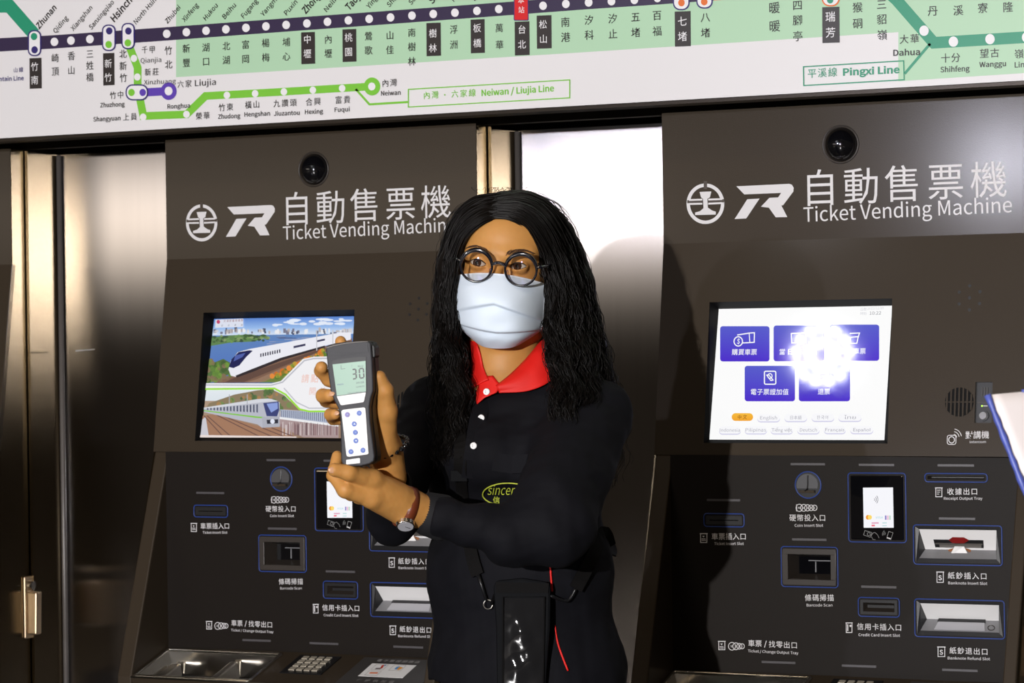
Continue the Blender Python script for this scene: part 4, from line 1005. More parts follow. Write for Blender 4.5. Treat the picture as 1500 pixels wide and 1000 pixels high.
def smin(a, b, k):
    h = np.clip(0.5+0.5*(b-a)/k, 0, 1); return b*(1-h)+a*h-k*h*(1-h)
def smax(a, b, k): return -smin(-a, -b, k)
def cone(a, b, ra, rb):
    a = np.asarray(a, float); b = np.asarray(b, float); ba = b-a; L = ba.dot(ba)
    def f(P):
        t = np.clip((P-a)@ba/L, 0, 1); return np.linalg.norm(P-a-t[..., None]*ba, axis=-1)-(ra+(rb-ra)*t)
    f.c = (a+b)/2; f.r = math.sqrt(L)/2+max(ra, rb); return f
def ell(c, r, Rm=None):
    c = np.asarray(c, float); r = np.asarray(r, float)
    def f(P):
        q = P-c
        if Rm is not None: q = q@Rm
        k0 = np.linalg.norm(q/r, axis=-1); k1 = np.linalg.norm(q/(r*r), axis=-1)+1e-9
        return k0*(k0-1)/k1
    f.c = c; f.r = max(r); return f
def wob(P, s, seed=0.0, n=3):
    """smooth pseudo noise in about -1..1"""
    rs = np.random.RandomState(int(seed*100)+5); o = 0; amp = 1; tot = 0
    for i in range(n):
        for j in range(3):
            d = rs.normal(size=3); d /= np.linalg.norm(d); o = o+amp*np.sin(P@(d/s*(1.9**i)*2*math.pi)+rs.uniform(0, 6.28)); tot += amp*0.75
        amp *= 0.5
    return o/tot

class Field:
    def __init__(s): s.ops = []
    def add(s, f, k=8.0): s.ops.append(('u', f, k)); return s
    def cut(s, f, k=4.0): s.ops.append(('s', f, k)); return s
    def __call__(s, P, near=None):
        d = np.full(P.shape[:-1], 1e3)
        for op, f, k in s.ops:
            if near is not None and hasattr(f, 'c') and np.linalg.norm(f.c-near[0]) > f.r+near[1]+k+6: 
                if op == 'u': d = np.minimum(d, max(5.0, np.linalg.norm(f.c-near[0])-f.r-near[1]))
                continue
            v = f(P); d = smin(d, v, k) if op == 'u' else smax(d, -v, k)
        return d

def surface(F, lo, hi, h, post=None):
    """surface-nets mesh of the field inside a box"""
    lo = np.array(lo, float); hi = np.array(hi, float); n = np.ceil((hi-lo)/h).astype(int)+1; n = (n+15)//16*16
    D = np.full(n, 50.0, np.float32); Bk = 16
    ax = [lo[i]+h*np.arange(n[i]) for i in range(3)]
    for i in range(0, n[0], Bk):
        for j in range(0, n[1], Bk):
            for k in range(0, n[2], Bk):
                c = lo+h*(np.array([i, j, k])+(Bk-1)/2); rad = h*Bk*0.9
                dc = float(F(c[None], None)[0])
                if abs(dc) > rad+14: D[i:i+Bk, j:j+Bk, k:k+Bk] = dc; continue
                P = np.stack(np.meshgrid(ax[0][i:i+Bk], ax[1][j:j+Bk], ax[2][k:k+Bk], indexing='ij'), -1)
                v = F(P, (c, rad))
                if post is not None: v = post(P, v)
                D[i:i+Bk, j:j+Bk, k:k+Bk] = v
    for a in range(3):
        for e in (0, -1):
            sl = [slice(None)]*3; sl[a] = e; D[tuple(sl)] = np.maximum(D[tuple(sl)], 0.5)
    S = D < 0
    cs = [S[i:S.shape[0]-1+i, j:S.shape[1]-1+j, k:S.shape[2]-1+k] for i in (0, 1) for j in (0, 1) for k in (0, 1)]
    m = np.zeros(cs[0].shape, np.int8)
    for c in cs: m += c
    act = (m > 0) & (m < 8); idx = np.full(act.shape, -1, np.int64); I = np.argwhere(act); idx[act] = np.arange(len(I))
    acc = np.zeros((len(I), 3)); cnt = np.zeros(len(I))
    cor = [(i, j, k) for i in (0, 1) for j in (0, 1) for k in (0, 1)]
    dv = {c: D[I[:, 0]+c[0], I[:, 1]+c[1], I[:, 2]+c[2]] for c in cor}
    for a in cor:
        for b in cor:
            if sum(b)-sum(a) == 1 and sum(abs(x-y) for x, y in zip(a, b)) == 1:
                va, vb = dv[a], dv[b]; x = (va < 0) != (vb < 0); t = np.where(x, va/np.where(x, va-vb, 1), 0)
                acc += np.where(x[:, None], np.array(a)+t[:, None]*(np.array(b)-np.array(a)), 0); cnt += x
    V = lo+h*(I+acc/cnt[:, None]); Q = []
    for a in range(3):
        s0 = [slice(1, -1)]*3; s0[a] = slice(0, -1); s1 = list(s0); s1[a] = slice(1, None)
        x0, x1 = S[tuple(s0)], S[tuple(s1)]; E = np.argwhere(x0 != x1); fl = x0[x0 != x1]
        E = E+np.array([0 if i == a else 1 for i in range(3)])
        b, c = (a+1) % 3, (a+2) % 3; eb = np.eye(3, dtype=int)[b]; ec = np.eye(3, dtype=int)[c]
        q = np.stack([idx[tuple((E-eb-ec).T)], idx[tuple((E-ec).T)], idx[tuple(E.T)], idx[tuple((E-eb).T)]], 1)
        q[~fl] = q[~fl][:, ::-1]; Q.append(q)
    Q = np.concatenate(Q); return V, Q[(Q >= 0).all(1)]

def mesh_np(name, V, Q, material, parent, smooth=True):
    me = bpy.data.meshes.new(name); me.from_pydata(WV(V).tolist(), [], [tuple(q) for q in Q.tolist()])
    return link(name, me, material, parent, smooth)
class MBb(MB):
    """MB in the woman's frame"""
    def build(s, name, material, parent=None, smooth=False, bevel=0.0):
        s.v = [tuple(p) for p in WV(s.v)]
        return MB.build(s, name, material, parent, smooth, bevel)

M['skin'] = mat('skin', (0.55, 0.262, 0.070), 0.52, spec=0.38, sub=0.12, mottle=0.10, mscale=45, bump=0.12, bscale=600)
M['hair'] = mat('black_hair', (0.0045, 0.0032, 0.0026), 0.42, spec=0.22)
M['navy'] = mat('navy_black_jersey', (0.0030, 0.0030, 0.0052), 0.8, spec=0.2, bump=0.25, bscale=900, mottle=0.15, mscale=30)
M['cuffm'] = mat('black_rib_knit', (0.004, 0.004, 0.006), 0.8, bump=0.4, bscale=700)
M['red'] = mat('red_cotton', (0.78, 0.010, 0.006), 0.6, bump=0.25, bscale=900)
M['mask'] = mat('pale_blue_mask_fabric', (0.76, 0.86, 0.97), 0.7, bump=0.12, bscale=900)
M['maskline'] = mat('white_mask_edge', (0.80, 0.83, 0.87), 0.7)
M['frame'] = mat('black_acetate', (0.006, 0.006, 0.010), 0.12, coat=0.6)
M['button'] = mat('white_button', (0.85, 0.85, 0.86), 0.3)
M['eyewhite'] = mat('eye_white', (0.62, 0.55, 0.47), 0.15, coat=1.0)
M['iris'] = mat('dark_brown_iris', (0.045, 0.018, 0.008), 0.1, coat=1.0)
M['pupil'] = mat('pupil_black', (0.002, 0.002, 0.002), 0.05, coat=1.0)
M['brow'] = mat('eyebrow_hair', (0.085, 0.036, 0.014), 0.7)
M['lash'] = mat('eyelash', (0.008, 0.005, 0.004), 0.6)
M['nail'] = mat('fingernail', (0.62, 0.34, 0.19), 0.25)
M['leather'] = mat('brown_watch_leather', (0.16, 0.035, 0.012), 0.35, bump=0.2, bscale=500)
M['trousers'] = mat('black_trousers', (0.006, 0.006, 0.008), 0.8)
M['webbing'] = mat('black_webbing', (0.005, 0.0045, 0.0045), 0.7, spec=0.10, bump=0.5, bscale=600, stretch=(1, 1, 2.5))
M['pouch'] = mat('black_nylon', (0.0045, 0.0048, 0.0058), 0.7, spec=0.10, bump=0.2, bscale=700)
M['film'] = mat('clear_plastic_film', (0.012, 0.012, 0.013), 0.06, coat=1.0, bump=0.9, bscale=26)
M['yellow'] = mat('yellow_green_thread', (0.50, 0.56, 0.05), 0.6)

FEET = W(A(772, 1858, 0))[0] if W(A(772, 1858, 0)).ndim > 1 else W(A(772, 1858, 0))
woman = empty('person', (FEET[0], FEET[1], 0), 'person with long wavy black hair, round glasses and a pale blue mask, holding a meter', 'person')

# --- head frame
HYAW, HROLL = R(10), R(5.0)
hz = np.array([math.sin(HROLL), 0, math.cos(HROLL)])
hf = np.array([-math.sin(HYAW), -math.cos(HYAW), 0]); hf -= hz*hf.dot(hz); hf /= np.linalg.norm(hf)
hy = -hf; hx = np.cross(hy, hz)                    # x: her left, y: back, z: up
EYE_MID = A(731, 387.5, 95)
HO = EYE_MID + hf*(-71)
def H(x, y, z): return HO+hx*x+hy*y+hz*z
HR = np.stack([hx, hy, hz], 1)

head = Field()
def he(c, r, k=10): head.add(ell(H(*c), r, HR), k)
he((0, 14, 20), (73, 92, 84)); he((0, -24, 34), (62, 62, 56), 20); he((0, -18, -45), (57, 62, 68), 20)
he((0, -58, -98), (22, 20, 18), 25)
for s_ in (-1, 1):
    he((s_*32, -54, -34), (26, 28, 24), 18); he((s_*46, -6, -74), (16, 34, 26), 22)
    head.add(cone(H(s_*10, -80, 14), H(s_*42, -66, 15), 9, 8), 14)
for s_ in (-1, 1): head.cut(ell(H(s_*30, -94, -3), (16, 12, 10), HR), 12)
head.add(cone(H(0, -80, 2), H(0, -97, -34), 6.5, 9.5), 9); 
for s_ in (-1, 1):
    head.add(ell(H(s_*11, -88, -36), (7, 9, 7), HR), 6)
    head.add(ell(H(s_*74, 12, -14), (7, 16, 28), HR), 5)
head.add(ell(H(0, -76, -65), (23, 10, 6), HR), 6); head.add(ell(H(0, -75, -74), (19, 10, 6.5), HR), 5)
EYES = [H(-29.3, -71, 0), H(29.3, -71, 0)]
def lid_shell(E):
    f0 = ell(E, (13.6, 13.6, 13.2), HR); return f0
def almond(E, s_):
    def f(P):
        q = (P-E)@HR; x, y, z = q[..., 0], q[..., 1], q[..., 2]
        u = np.clip(1-(x/12.3)**2, -1, 1); zc = z-0.10*x*s_
        return np.maximum(np.maximum(zc-(5.0*u-0.2), (-4.4*u-0.6)-zc), np.maximum(y+4, -y-30))*0.9
    f.c = E; f.r = 30; return f
for s_, E in zip((-1, 1), EYES):
    head.add(lid_shell(E), 3.5)
    head.cut(almond(E, s_), 0.8)
# neck and upper trunk
neck_b = A(752, 575, -8)
def trunk(F, g, k=16):
    TY = R(-30); TR = np.array([[math.cos(TY), -math.sin(TY), 0], [math.sin(TY), math.cos(TY), 0], [0, 0, 1.0]]).T
    # columns: her lateral axis, her back axis, up
    lat = np.array([math.cos(TY), math.sin(TY), 0]); bk = np.array([-math.sin(TY), math.cos(TY), 0]); TR = np.stack([lat, bk, np.array([0, 0, 1.0])], 1)
    F.add(ell(A(756, 672, 0), (146+g, 108+g, 140+g), TR), k); F.add(ell(A(761, 840, 5), (143+g, 120+g, 150+g), TR), 30); F.add(ell(A(772, 985, 5), (152+g, 126+g, 140+g), TR), 30)
    F.add(cone(A(636, 594, -62), A(752, 574, -12), 40+g, 50+g), 22); F.add(cone(A(876, 604, 62), A(752, 574, -12), 44+g, 50+g), 22)
    F.add(ell(A(708, 668, 92), (62+g, 40+g, 48+g), TR), 30); F.add(ell(A(800, 680, 112), (56+g, 38+g, 46+g), TR), 30)
    return F
def arms(F, g, k=14):
    F.add(cone(A(629, 594, -62), A(574, 760, 118), 39+g, 33+g), k); F.add(cone(A(574, 760, 118), A(570, 690, 238), 33+g, 26+g*0.45), 12)
    F.add(cone(A(874, 610, 60), A(815, 772, 240), 48+g, 49+g), k); F.add(cone(A(815, 772, 240), A(752, 785, 254), 46+g, 38+g), 18); F.add(cone(A(842, 640, 110), A(806, 735, 225), 46+g, 50+g), 18); F.add(cone(A(760, 784, 252), A(625, 752, 258), 37+g, 24+g*0.4), 16)
    return F
skin = Field()
skin.ops += head.ops
skin.add(cone(H(0, 10, -70), A(741, 565, 14), 50, 52), 16)
skin.add(cone(A(744, 560, 8), A(725, 600, 40), 46, 46), 20)
# --- hands
hands = Field()
hands.add(cone(A(570, 700, 245), A(564, 655, 270), 24, 24), 8)
def chain(F, pts, k0=5, k1=2.5):
    for i in range(len(pts)-1):
        a, b = pts[i], pts[i+1]; F.add(cone(A(*a[:3]), A(*b[:3]), a[3], b[3]), k0 if i == 0 else k1)
# right hand: palm behind the meter, thumb up its right side, fingers round its left side
for q in ((528, 552, 290), (522, 572, 287), (521, 592, 287), (525, 612, 289)):
    hands.add(cone(A(562, 650, 276), A(*q), 15, 11.5), 9)
hands.add(cone(A(562, 655, 280), A(552, 600, 290), 20, 16), 8)
chain(hands, [(563, 648, 290, 17), (566, 603, 312, 14.5), (563.5, 572, 326, 11.2), (556, 552, 333, 8.6)], 10, 5)
chain(hands, [(528, 552, 290, 11), (514, 522, 286, 9.4), (501, 507, 294, 8.6), (499, 500, 302, 7.6)])
chain(hands, [(522, 572, 287, 11), (481, 556, 296, 9.0), (470, 543, 306, 8.8), (471, 538, 316, 8.4)])
chain(hands, [(521, 592, 287, 11), (478, 586, 296, 9.4), (473, 579.5, 322, 9.4), (483, 579, 338, 8.6)])
chain(hands, [(525, 612, 289, 10), (488, 613, 297, 8.4), (484, 607, 322, 8.2), (491, 606.5, 337, 7.4)])
# left hand under the meter: thumb along its foot, fingers folded up behind
hands.add(cone(A(628, 752, 254), A(592, 741, 268), 24, 24), 8)
hands.add(cone(A(596, 742, 268), A(560, 724, 290), 25, 22), 10)
for q in ((545, 730, 312), (552, 732, 298), (560, 734, 284), (570, 738, 272)):
    hands.add(cone(A(594, 742, 268), A(*q), 19, 13), 10)
chain(hands, [(580, 726, 285, 18), (545, 702, 318, 13.5), (511, 692, 345, 10.2), (490, 688, 352, 9.2)], 12, 6)
chain(hands, [(545, 728, 312, 13.5), (506, 717, 332, 11.2), (489, 696, 322, 9.2), (494, 668, 310, 7.6)], 8, 4)
chain(hands, [(552, 730, 298, 12), (514, 722, 310, 10.2), (501, 698, 304, 9), (508, 672, 298, 7.8)], 6, 2.5)
chain(hands, [(560, 732, 284, 12), (526, 727, 292, 10), (514, 703, 288, 8.8), (521, 678, 286, 7.6)], 6, 2.5)
chain(hands, [(570, 736, 272, 11), (541, 731, 276, 9), (530, 711, 274, 7.8), (535, 690, 274, 7)], 6, 2.5)
def skin_noise(P, v): return v+0.25*wob(P, 14, 1)
V1, Q1 = surface(skin, H(0, 0, 0)+np.array([-95, -130, -180]), H(0, 0, 0)+np.array([95, 125, 125]), 1.5)
V2, Q2 = surface(hands, A(452, 780, 200)+np.array([0, -200, 0]), A(660, 480, 200)+np.array([0, 0, 10]), 1.4, skin_noise)
core = arms(trunk(Field(), -14), -9)
V3, Q3 = surface(core, (-260, -320, -470), (190, 190, 20), 7)
mesh_np('body', np.concatenate([V1, V2, V3]), np.concatenate([Q1, Q2+len(V1), Q3+len(V1)+len(V2)]), M['skin'], woman)
# nails
def nail(c, d, nrm, r):
    d = np.array(d, float); d /= np.linalg.norm(d); nrm = np.array(nrm, float); nrm -= d*nrm.dot(d); nrm /= np.linalg.norm(nrm)
    MBb().ball(Vector(c), r, 14, 8, (Vector(d), Vector(np.cross(nrm, d)), Vector(nrm))).build('fingernail', M['nail'], woman, True)
nail(A(485.5, 576.5, 346), (1, -0.4, 0), (0.1, -1, 0.3), (5.0, 3.9, 1.4)); nail(A(493, 605, 344), (1, -0.4, 0), (0.1, -1, 0.25), (4.4, 3.3, 1.3)); nail(A(486.5, 688.5, 360), (-1, -0.2, 0.1), (-0.1, -1, 0.05), (5.6, 4.4, 1.4))
# --- eyes, lashes, brows
GZ = -hy*1.0-hx*0.07+hz*0.0; GZ /= np.linalg.norm(GZ)
for s_, E in zip((-1, 1), EYES):
    Zg = GZ; Xg = np.cross(np.array([0, 0, 1.0]), Zg); Xg /= np.linalg.norm(Xg); Yg = np.cross(Zg, Xg)
    angs = [0, 6, 12, 15, 20, 25, 29.5, 31, 40, 55, 70, 90, 120, 150, 180]; nu = 28; vs = []; fs = []; mi = []
    for a in angs:
        for i in range(nu):
            p = 2*math.pi*i/nu; rr = 12.3*(1.0 if a > 31 else 1.0+0.012*(1-a/31)); vs.append(E+rr*(math.cos(R(a))*Zg+math.sin(R(a))*(math.cos(p)*Xg+math.sin(p)*Yg)))
    for j in range(len(angs)-1):
        for i in range(nu):
            fs.append((j*nu+i, (j+1)*nu+i, (j+1)*nu+(i+1) % nu, j*nu+(i+1) % nu)); mi.append(2 if angs[j+1] <= 12 else 1 if angs[j+1] <= 31 else 0)
    me = bpy.data.meshes.new('eye'); me.from_pydata(WV(vs).tolist(), [], fs); eo = link('eye', me, [M['eyewhite'], M['iris'], M['pupil']], woman, True)
    me.polygons.foreach_set('material_index', mi)
    def lidpt(x, up, rr=13.9):
        u = 1-(x/12.3)**2; z = ((5.0*u-0.2) if up else (-4.4*u-0.6))+0.10*x*s_
        y = -math.sqrt(max(rr*rr-x*x-z*z, 1)); return E+hx*x+hy*y+hz*z
    xs = np.linspace(-11.6, 11.6, 17)
    MBb().tube([lidpt(x, True) for x in xs], [0.35+0.55*math.sin(math.pi*(i+1)/18) for i in range(17)], 6).build('eyelashes', M['lash'], eo, True)
    MBb().tube([lidpt(x, False, 13.6) for x in xs], 0.28, 5).build('lower_lashes', M['brow'], eo, True)
def on_head(x, z, out=0.6):
    """front of the face at head x, z"""
    y = np.linspace(-125, 0, 500); P = np.stack([H(x, yy, z) for yy in y]); d = skin(P); i = int(np.argmax(d < 0)); return H(x, y[i]-out, z)
for s_ in (-1, 1):
    b = MBb(); rb = random.Random(11+s_)
    for k in range(150):
        t = rb.random(); x = s_*(12+34*t); z = 14.5+9.5*math.sin(math.pi*min(1, t*0.95)*0.62)-3.5*max(0, t-0.62)*2+rb.uniform(-2.8, 2.8)*(1-t*0.65)
        L = rb.uniform(4, 7); dx, dz = s_*L*(0.55+0.45*t), L*(0.75-1.15*t)
        p0 = on_head(x, z, 0.4); p1 = on_head(x+dx, z+dz, 0.9); b.tube([p0, (p0+p1)/2+hf*0.5, p1], [0.34, 0.3, 0.1], 3)
    b.build('eyebrow', M['brow'], woman, True)
# --- face mask
def mask_pts():
    L = [A(666.6, 404.6, 66), A(664.5, 430, 64), A(663.4, 464.8, 58), A(676, 482, 60), A(700, 503, 74)]
    Cn = [A(729.5, 401.5, 121), A(724, 438, 145), A(726, 473, 138), A(729, 496, 126), A(731, 510, 106)]
    Rr = [A(801, 417, 82), A(799, 445, 82), A(795.8, 477.6, 74), A(786, 488, 72), A(763, 503, 86)]
    return L, Cn, Rr
mL, mC, mR = mask_pts()
def spl(pts, n):
    pts = np.array(pts, float); m = len(pts); out = []
    for t in np.linspace(0, m-1, n):
        i = min(int(t), m-2); f = t-i; p0 = pts[max(i-1, 0)]; p1 = pts[i]; p2 = pts[i+1]; p3 = pts[min(i+2, m-1)]
        out.append(0.5*((2*p1)+(p2-p0)*f+(2*p0-5*p1+4*p2-p3)*f*f+(3*p1-p0-3*p2+p3)*f**3))
    return np.array(out)
NV, NU = 120, 61
sL, sC, sR = spl(mL, NV), spl(mC, NV), spl(mR, NV)
G = np.zeros((NV, NU, 3))
for j in range(NV):
    v = j/(NV-1)
    for i in range(NU):
        u = -1+2*i/(NU-1); base = (sL[j]+sR[j])/2+(sR[j]-sL[j])/2*(np.sign(u)*abs(u)**0.92)
        e = 2.5 if v > 0.15 else 1.9+0.6*v/0.15
        bul = max(0.0, 1-abs(u)**e)
        p = base+(sC[j]-(sL[j]+sR[j])/2)*bul
        # pleats: cloth steps out below each fold line; folds peak at the middle
        for v0, sgn in ((0.43-0.13*(1-abs(u)), 1), (0.58+0.06*(1-abs(u)), -1)):
            s1 = 1/(1+math.exp(-(v-v0)*260)); fade = math.exp(-((v-v0)/0.10)**2)*min(1, (1-abs(u))*6)
            p = p+np.array([0, -1, 0.0])*(-6.0*(s1-0.5)*fade)
        p = p+np.array([0, -1, 0])*0.7*math.sin(9*u+7*v)*math.sin(5*v*math.pi)*(1-abs(u))
        G[j, i] = p
mv = G.reshape(-1, 3); mf = [(j*NU+i, (j+1)*NU+i, (j+1)*NU+i+1, j*NU+i+1) for j in range(NV-1) for i in range(NU-1)]
me = bpy.data.meshes.new('face_mask'); me.from_pydata(WV(mv).tolist(), [], mf); mo = link('face_mask', me, M['mask'], woman, True)
sd = mo.modifiers.new('thick', 'SOLIDIFY'); sd.thickness = 0.0012; sd.offset = 0
MBb().tube([G[0, i]+np.array([0, -0.6, 0.0]) for i in range(NU)], 1.1, 6).build('mask_top_edge', M['maskline'], mo, True)
for i, nm in ((1, 'L'), (NU-2, 'R')):
    st = MBb()
    for j in range(3, 72, 2): st.tube([G[j, i]+np.array([-0.8, -1.2, 0]), G[j, i]+np.array([0.8, -1.2, 0])], 0.45, 4)
    st.build('mask_stitching', M['maskline'], mo)
for a, b, s_ in ((G[1, 0], G[72, 0], -1), (G[1, -1], G[72, -1], 1)):
    e0 = H(s_*72, 22, -6); e1 = H(s_*70, 24, -22)
    MBb().tube(spl([a, (a+e0)/2+hx*s_*6, e0, e1, (b+e1)/2+hx*s_*5, b], 24), 1.3, 6).build('ear_loop', M['maskline'], mo, True)
# --- glasses
gl = empty_part('glasses', woman, WV(H(0, -100, 0))[0])
RC = [A(697.8, 389.2, 128), A(763, 395, 138)]; GR = 22.6
gx = RC[1]-RC[0]; gx /= np.linalg.norm(gx); gup = hz-gx*hz.dot(gx); gup /= np.linalg.norm(gup); gn = np.cross(gx, gup); gn = gn if gn[1] < 0 else -gn
gup = gup*math.cos(R(6))+gn*math.sin(R(6)); gn = np.cross(gx, gup); gn = gn if gn[1] < 0 else -gn
m_film = bpy.data.materials.new('spectacle_glass'); m_film.use_nodes = True; nt = m_film.node_tree; nt.nodes.clear()
o_ = nt.nodes.new('ShaderNodeOutputMaterial'); mx = nt.nodes.new('ShaderNodeMixShader'); tb = nt.nodes.new('ShaderNodeBsdfTransparent'); gb = nt.nodes.new('ShaderNodeBsdfGlossy'); fr = nt.nodes.new('ShaderNodeFresnel')
tb.inputs[0].default_value = (0.93, 0.91, 0.90, 1); gb.inputs[0].default_value = (0.45, 0.40, 1.0, 1); gb.inputs['Roughness'].default_value = 0.02; fr.inputs[0].default_value = 1.35
nt.links.new(fr.outputs[0], mx.inputs[0]); nt.links.new(tb.outputs[0], mx.inputs[1]); nt.links.new(gb.outputs[0], mx.inputs[2]); nt.links.new(mx.outputs[0], o_.inputs[0])
for s_, c in zip((-1, 1), RC):
    th = np.linspace(0, 2*math.pi, 56, endpoint=False)
    MBb().tube([c+GR*(math.cos(t)*gx+math.sin(t)*gup) for t in th], [1.75+1.75*max(0, math.sin(t))**0.8 for t in th], 10, True).build('rim', M['frame'], gl, True)
    d = MBb(); n = 40; bulge = [(0.0, 2.2), (0.35, 1.9), (0.7, 1.0), (0.97, 0.0)]
    vs = []; 
    for fr_, bz_ in bulge: vs += [c+GR*fr_*(math.cos(2*math.pi*k/n)*gx+math.sin(2*math.pi*k/n)*gup)+gn*bz_ for k in range(n)]
    d.add(vs, [(j*n+k, j*n+(k+1) % n, (j+1)*n+(k+1) % n, (j+1)*n+k) for j in range(3) for k in range(n)]).build('lens', m_film, gl, True)
    hinge = c+s_*gx*(GR+1.5)+gup*6
    MBb().tube([hinge-gn*1+gup*0, hinge+s_*gx*4-gn*6, H(s_*74, -40, 9), H(s_*75, 10, 6), H(s_*73, 30, -8)], [2.6, 2.4, 1.8, 1.8, 1.5], 8).build('temple', M['frame'], gl, True)
    MBb().ball(Vector(hinge+gn*1.2), (2.4, 1.0, 1.1), 12, 6, (Vector(gx), Vector(gn), Vector(gup))).build('rivet', M['chrome'], gl, True)
    MBb().ball(Vector(c-s_*gx*(GR-3)-gup*7-gn*4), (1.6, 3.4, 5), 12, 8, (Vector(gx), Vector(gn), Vector(gup))).build('nose_pad', m_film, gl, True)
bm_ = (RC[0]+RC[1])/2
MBb().tube(spl([RC[0]+gx*(GR-1)+gup*4, bm_+gup*7.5+gn*1.5, RC[1]-gx*(GR-1)+gup*4], 11), 2.4, 8).build('bridge', M['frame'], gl, True)

# --- shirt
shirt = arms(trunk(Field(), 0), 2.5)
shirt.cut(cone(A(744, 470, 20), A(735, 530, 40), 62, 52), 6); shirt.cut(cone(A(738, 520, 60), A(722, 552, 140), 44, 6), 4)
tors = trunk(Field(), 0)
axL = [A(815, 772, 240), A(625, 752, 252)]
def shirt_post(P, v):
    f = 2.2*wob(P, 70, 2, 2)+0.8*wob(P, 28, 3, 2)
    # folds fanning from the crook of the left elbow and along the sleeves
    e = A(800, 770, 250); q = P-e; r_ = np.linalg.norm(q, axis=-1); an = np.arctan2(q[..., 2], q[..., 0])
    f = f+2.2*np.sin((q[..., 0]*0.75+q[..., 2]*0.55)/9.5+1.5*np.sin(q[..., 1]/40))*np.exp(-((r_-40)/50)**2)
    s1 = P@((axL[1]-axL[0])/np.linalg.norm(axL[1]-axL[0])); near = np.exp(-(np.linalg.norm(P-A(690, 772, 245), axis=-1)/75)**2)
    f = f+2.6*np.sin(s1/8.5+0.05*P[..., 2])*near
    f = f+2.4*np.sin((P[..., 0]*0.6+P[..., 2])/13.0)*np.exp(-(np.linalg.norm(P-A(870, 690, 150), axis=-1)/85)**2)
    f = f+2.2*np.sin((P[..., 0]*-0.5+P[..., 2]*0.9)/12.0)*np.exp(-(np.linalg.norm(P-A(610, 690, 30), axis=-1)/80)**2)
    v = v+f
    cuffL = (P-A(634, 755, 252))@((A(634, 755, 252)-A(760, 784, 252))/np.linalg.norm(A(634, 755, 252)-A(760, 784, 252)))
    v = np.where(np.linalg.norm(P-A(625, 752, 252), axis=-1) < 70, np.maximum(v, cuffL), v)
    cR = (P-A(571, 712, 208))@((A(569, 678, 255)-A(574, 760, 118))/np.linalg.norm(A(569, 678, 255)-A(574, 760, 118)))
    v = np.where(np.linalg.norm(P-A(570, 690, 245), axis=-1) < 60, np.maximum(v, cR), v)
    return np.maximum(v, -(P[..., 2]+495.0+4*wob(P, 90, 5)))       # hem
V, Q = surface(shirt, (-262, -330, -520), (205, 200, 10), 3.6, shirt_post)
shirt_o = mesh_np('polo_shirt', V, Q, M['navy'], woman)
def ribbed(a, b, ra, rb, nm):
    a = np.array(a); b = np.array(b); t = (b-a)/np.linalg.norm(b-a); u = np.cross(t, [0, 0, 1.0]); u /= np.linalg.norm(u); w_ = np.cross(t, u); n = 96; rows = 7; vs = []
    for j in range(rows):
        f = j/(rows-1); rr = ra+(rb-ra)*f-(2.5 if j in (0, rows-1) else 0)
        for k in range(n):
            an = 2*math.pi*k/n; r2 = rr+0.6*math.cos(48*an); vs.append(a+(b-a)*f+r2*(math.cos(an)*u+math.sin(an)*w_))
    MBb().add(vs, [(j*n+k, j*n+(k+1) % n, (j+1)*n+(k+1) % n, (j+1)*n+k) for j in range(rows-1) for k in range(n)]).build(nm, M['cuffm'], shirt_o, True)
ribbed(A(655, 760, 246), A(616, 750, 254), 32.5, 28.5, 'cuff'); ribbed(A(572, 722, 190), A(570.5, 704, 220), 31, 29.5, 'cuff')
# depth of the shirt's front (trunk only) along a line of sight
def tw(px, py, lift=0.0):
    w0 = np.linspace(280, -120, 600); P = np.stack([A(px, py, q) for q in w0]); d = tors(P); i = int(np.argmax(d < 0)); return w0[i]+lift
def on(px, py, lift=2.5): return A(px, py, tw(px, py, lift))
def ribbon(pts, wid, th, name, material, parent, nrm=None, smooth=True):
    """flat band along pts; width in the plane seen from the front"""
    pts = [np.array(p) for p in pts]; m = len(pts); vs = []
    for i in range(m):
        t = pts[min(i+1, m-1)]-pts[max(i-1, 0)]; t /= np.linalg.norm(t); nn = np.array([0, -1.0, 0]) if nrm is None else nrm; s = np.cross(t, nn); s /= np.linalg.norm(s); n2 = np.cross(s, t)
        wd = wid[i] if isinstance(wid, (list, tuple, np.ndarray)) else wid
        vs += [pts[i]-s*wd/2, pts[i]+s*wd/2, pts[i]+s*wd/2+n2*th, pts[i]-s*wd/2+n2*th]
    fs = [(0, 1, 2, 3), tuple((m-1)*4+k for k in (3, 2, 1, 0))]
    for i in range(m-1):
        for k in range(4): fs.append((i*4+k, i*4+(k+1) % 4, (i+1)*4+(k+1) % 4, (i+1)*4+k))
    return MBb().add(vs, fs).build(name, material, parent, smooth=False)
# collar: stand round the neck folding out into two flaps
def sw(px, py, lift=2.0):
    w0 = np.linspace(200, -120, 640); P = np.stack([A(px, py, q) for q in w0]); d = np.minimum(skin(P), shirt(P)); i = int(np.argmax(d < 0)); return A(px, py, w0[i]+lift)
ci = [sw(716, 556, 5), sw(708, 538, 4), sw(704, 520, 4), sw(699, 504, 3), A(694, 488, 10), A(742, 480, -58), A(786, 486, -30), A(800, 492, 6), A(789, 503, 44), sw(772, 524, 4), sw(748, 548, 4), sw(727, 565, 5)]
co = [sw(690.5, 570, 5), sw(689.5, 553, 5), sw(690, 535, 5), sw(691, 518, 5), A(680, 508, -20), A(744, 508, -92), A(830, 520, -50), A(836, 530, 0), on(818, 545, 8), on(800, 562, 9), sw(770, 573, 7), sw(731, 575, 8)]
NI, NJ = 72, 9; a_, b_ = spl(ci, NI), spl(co, NI); vs = []
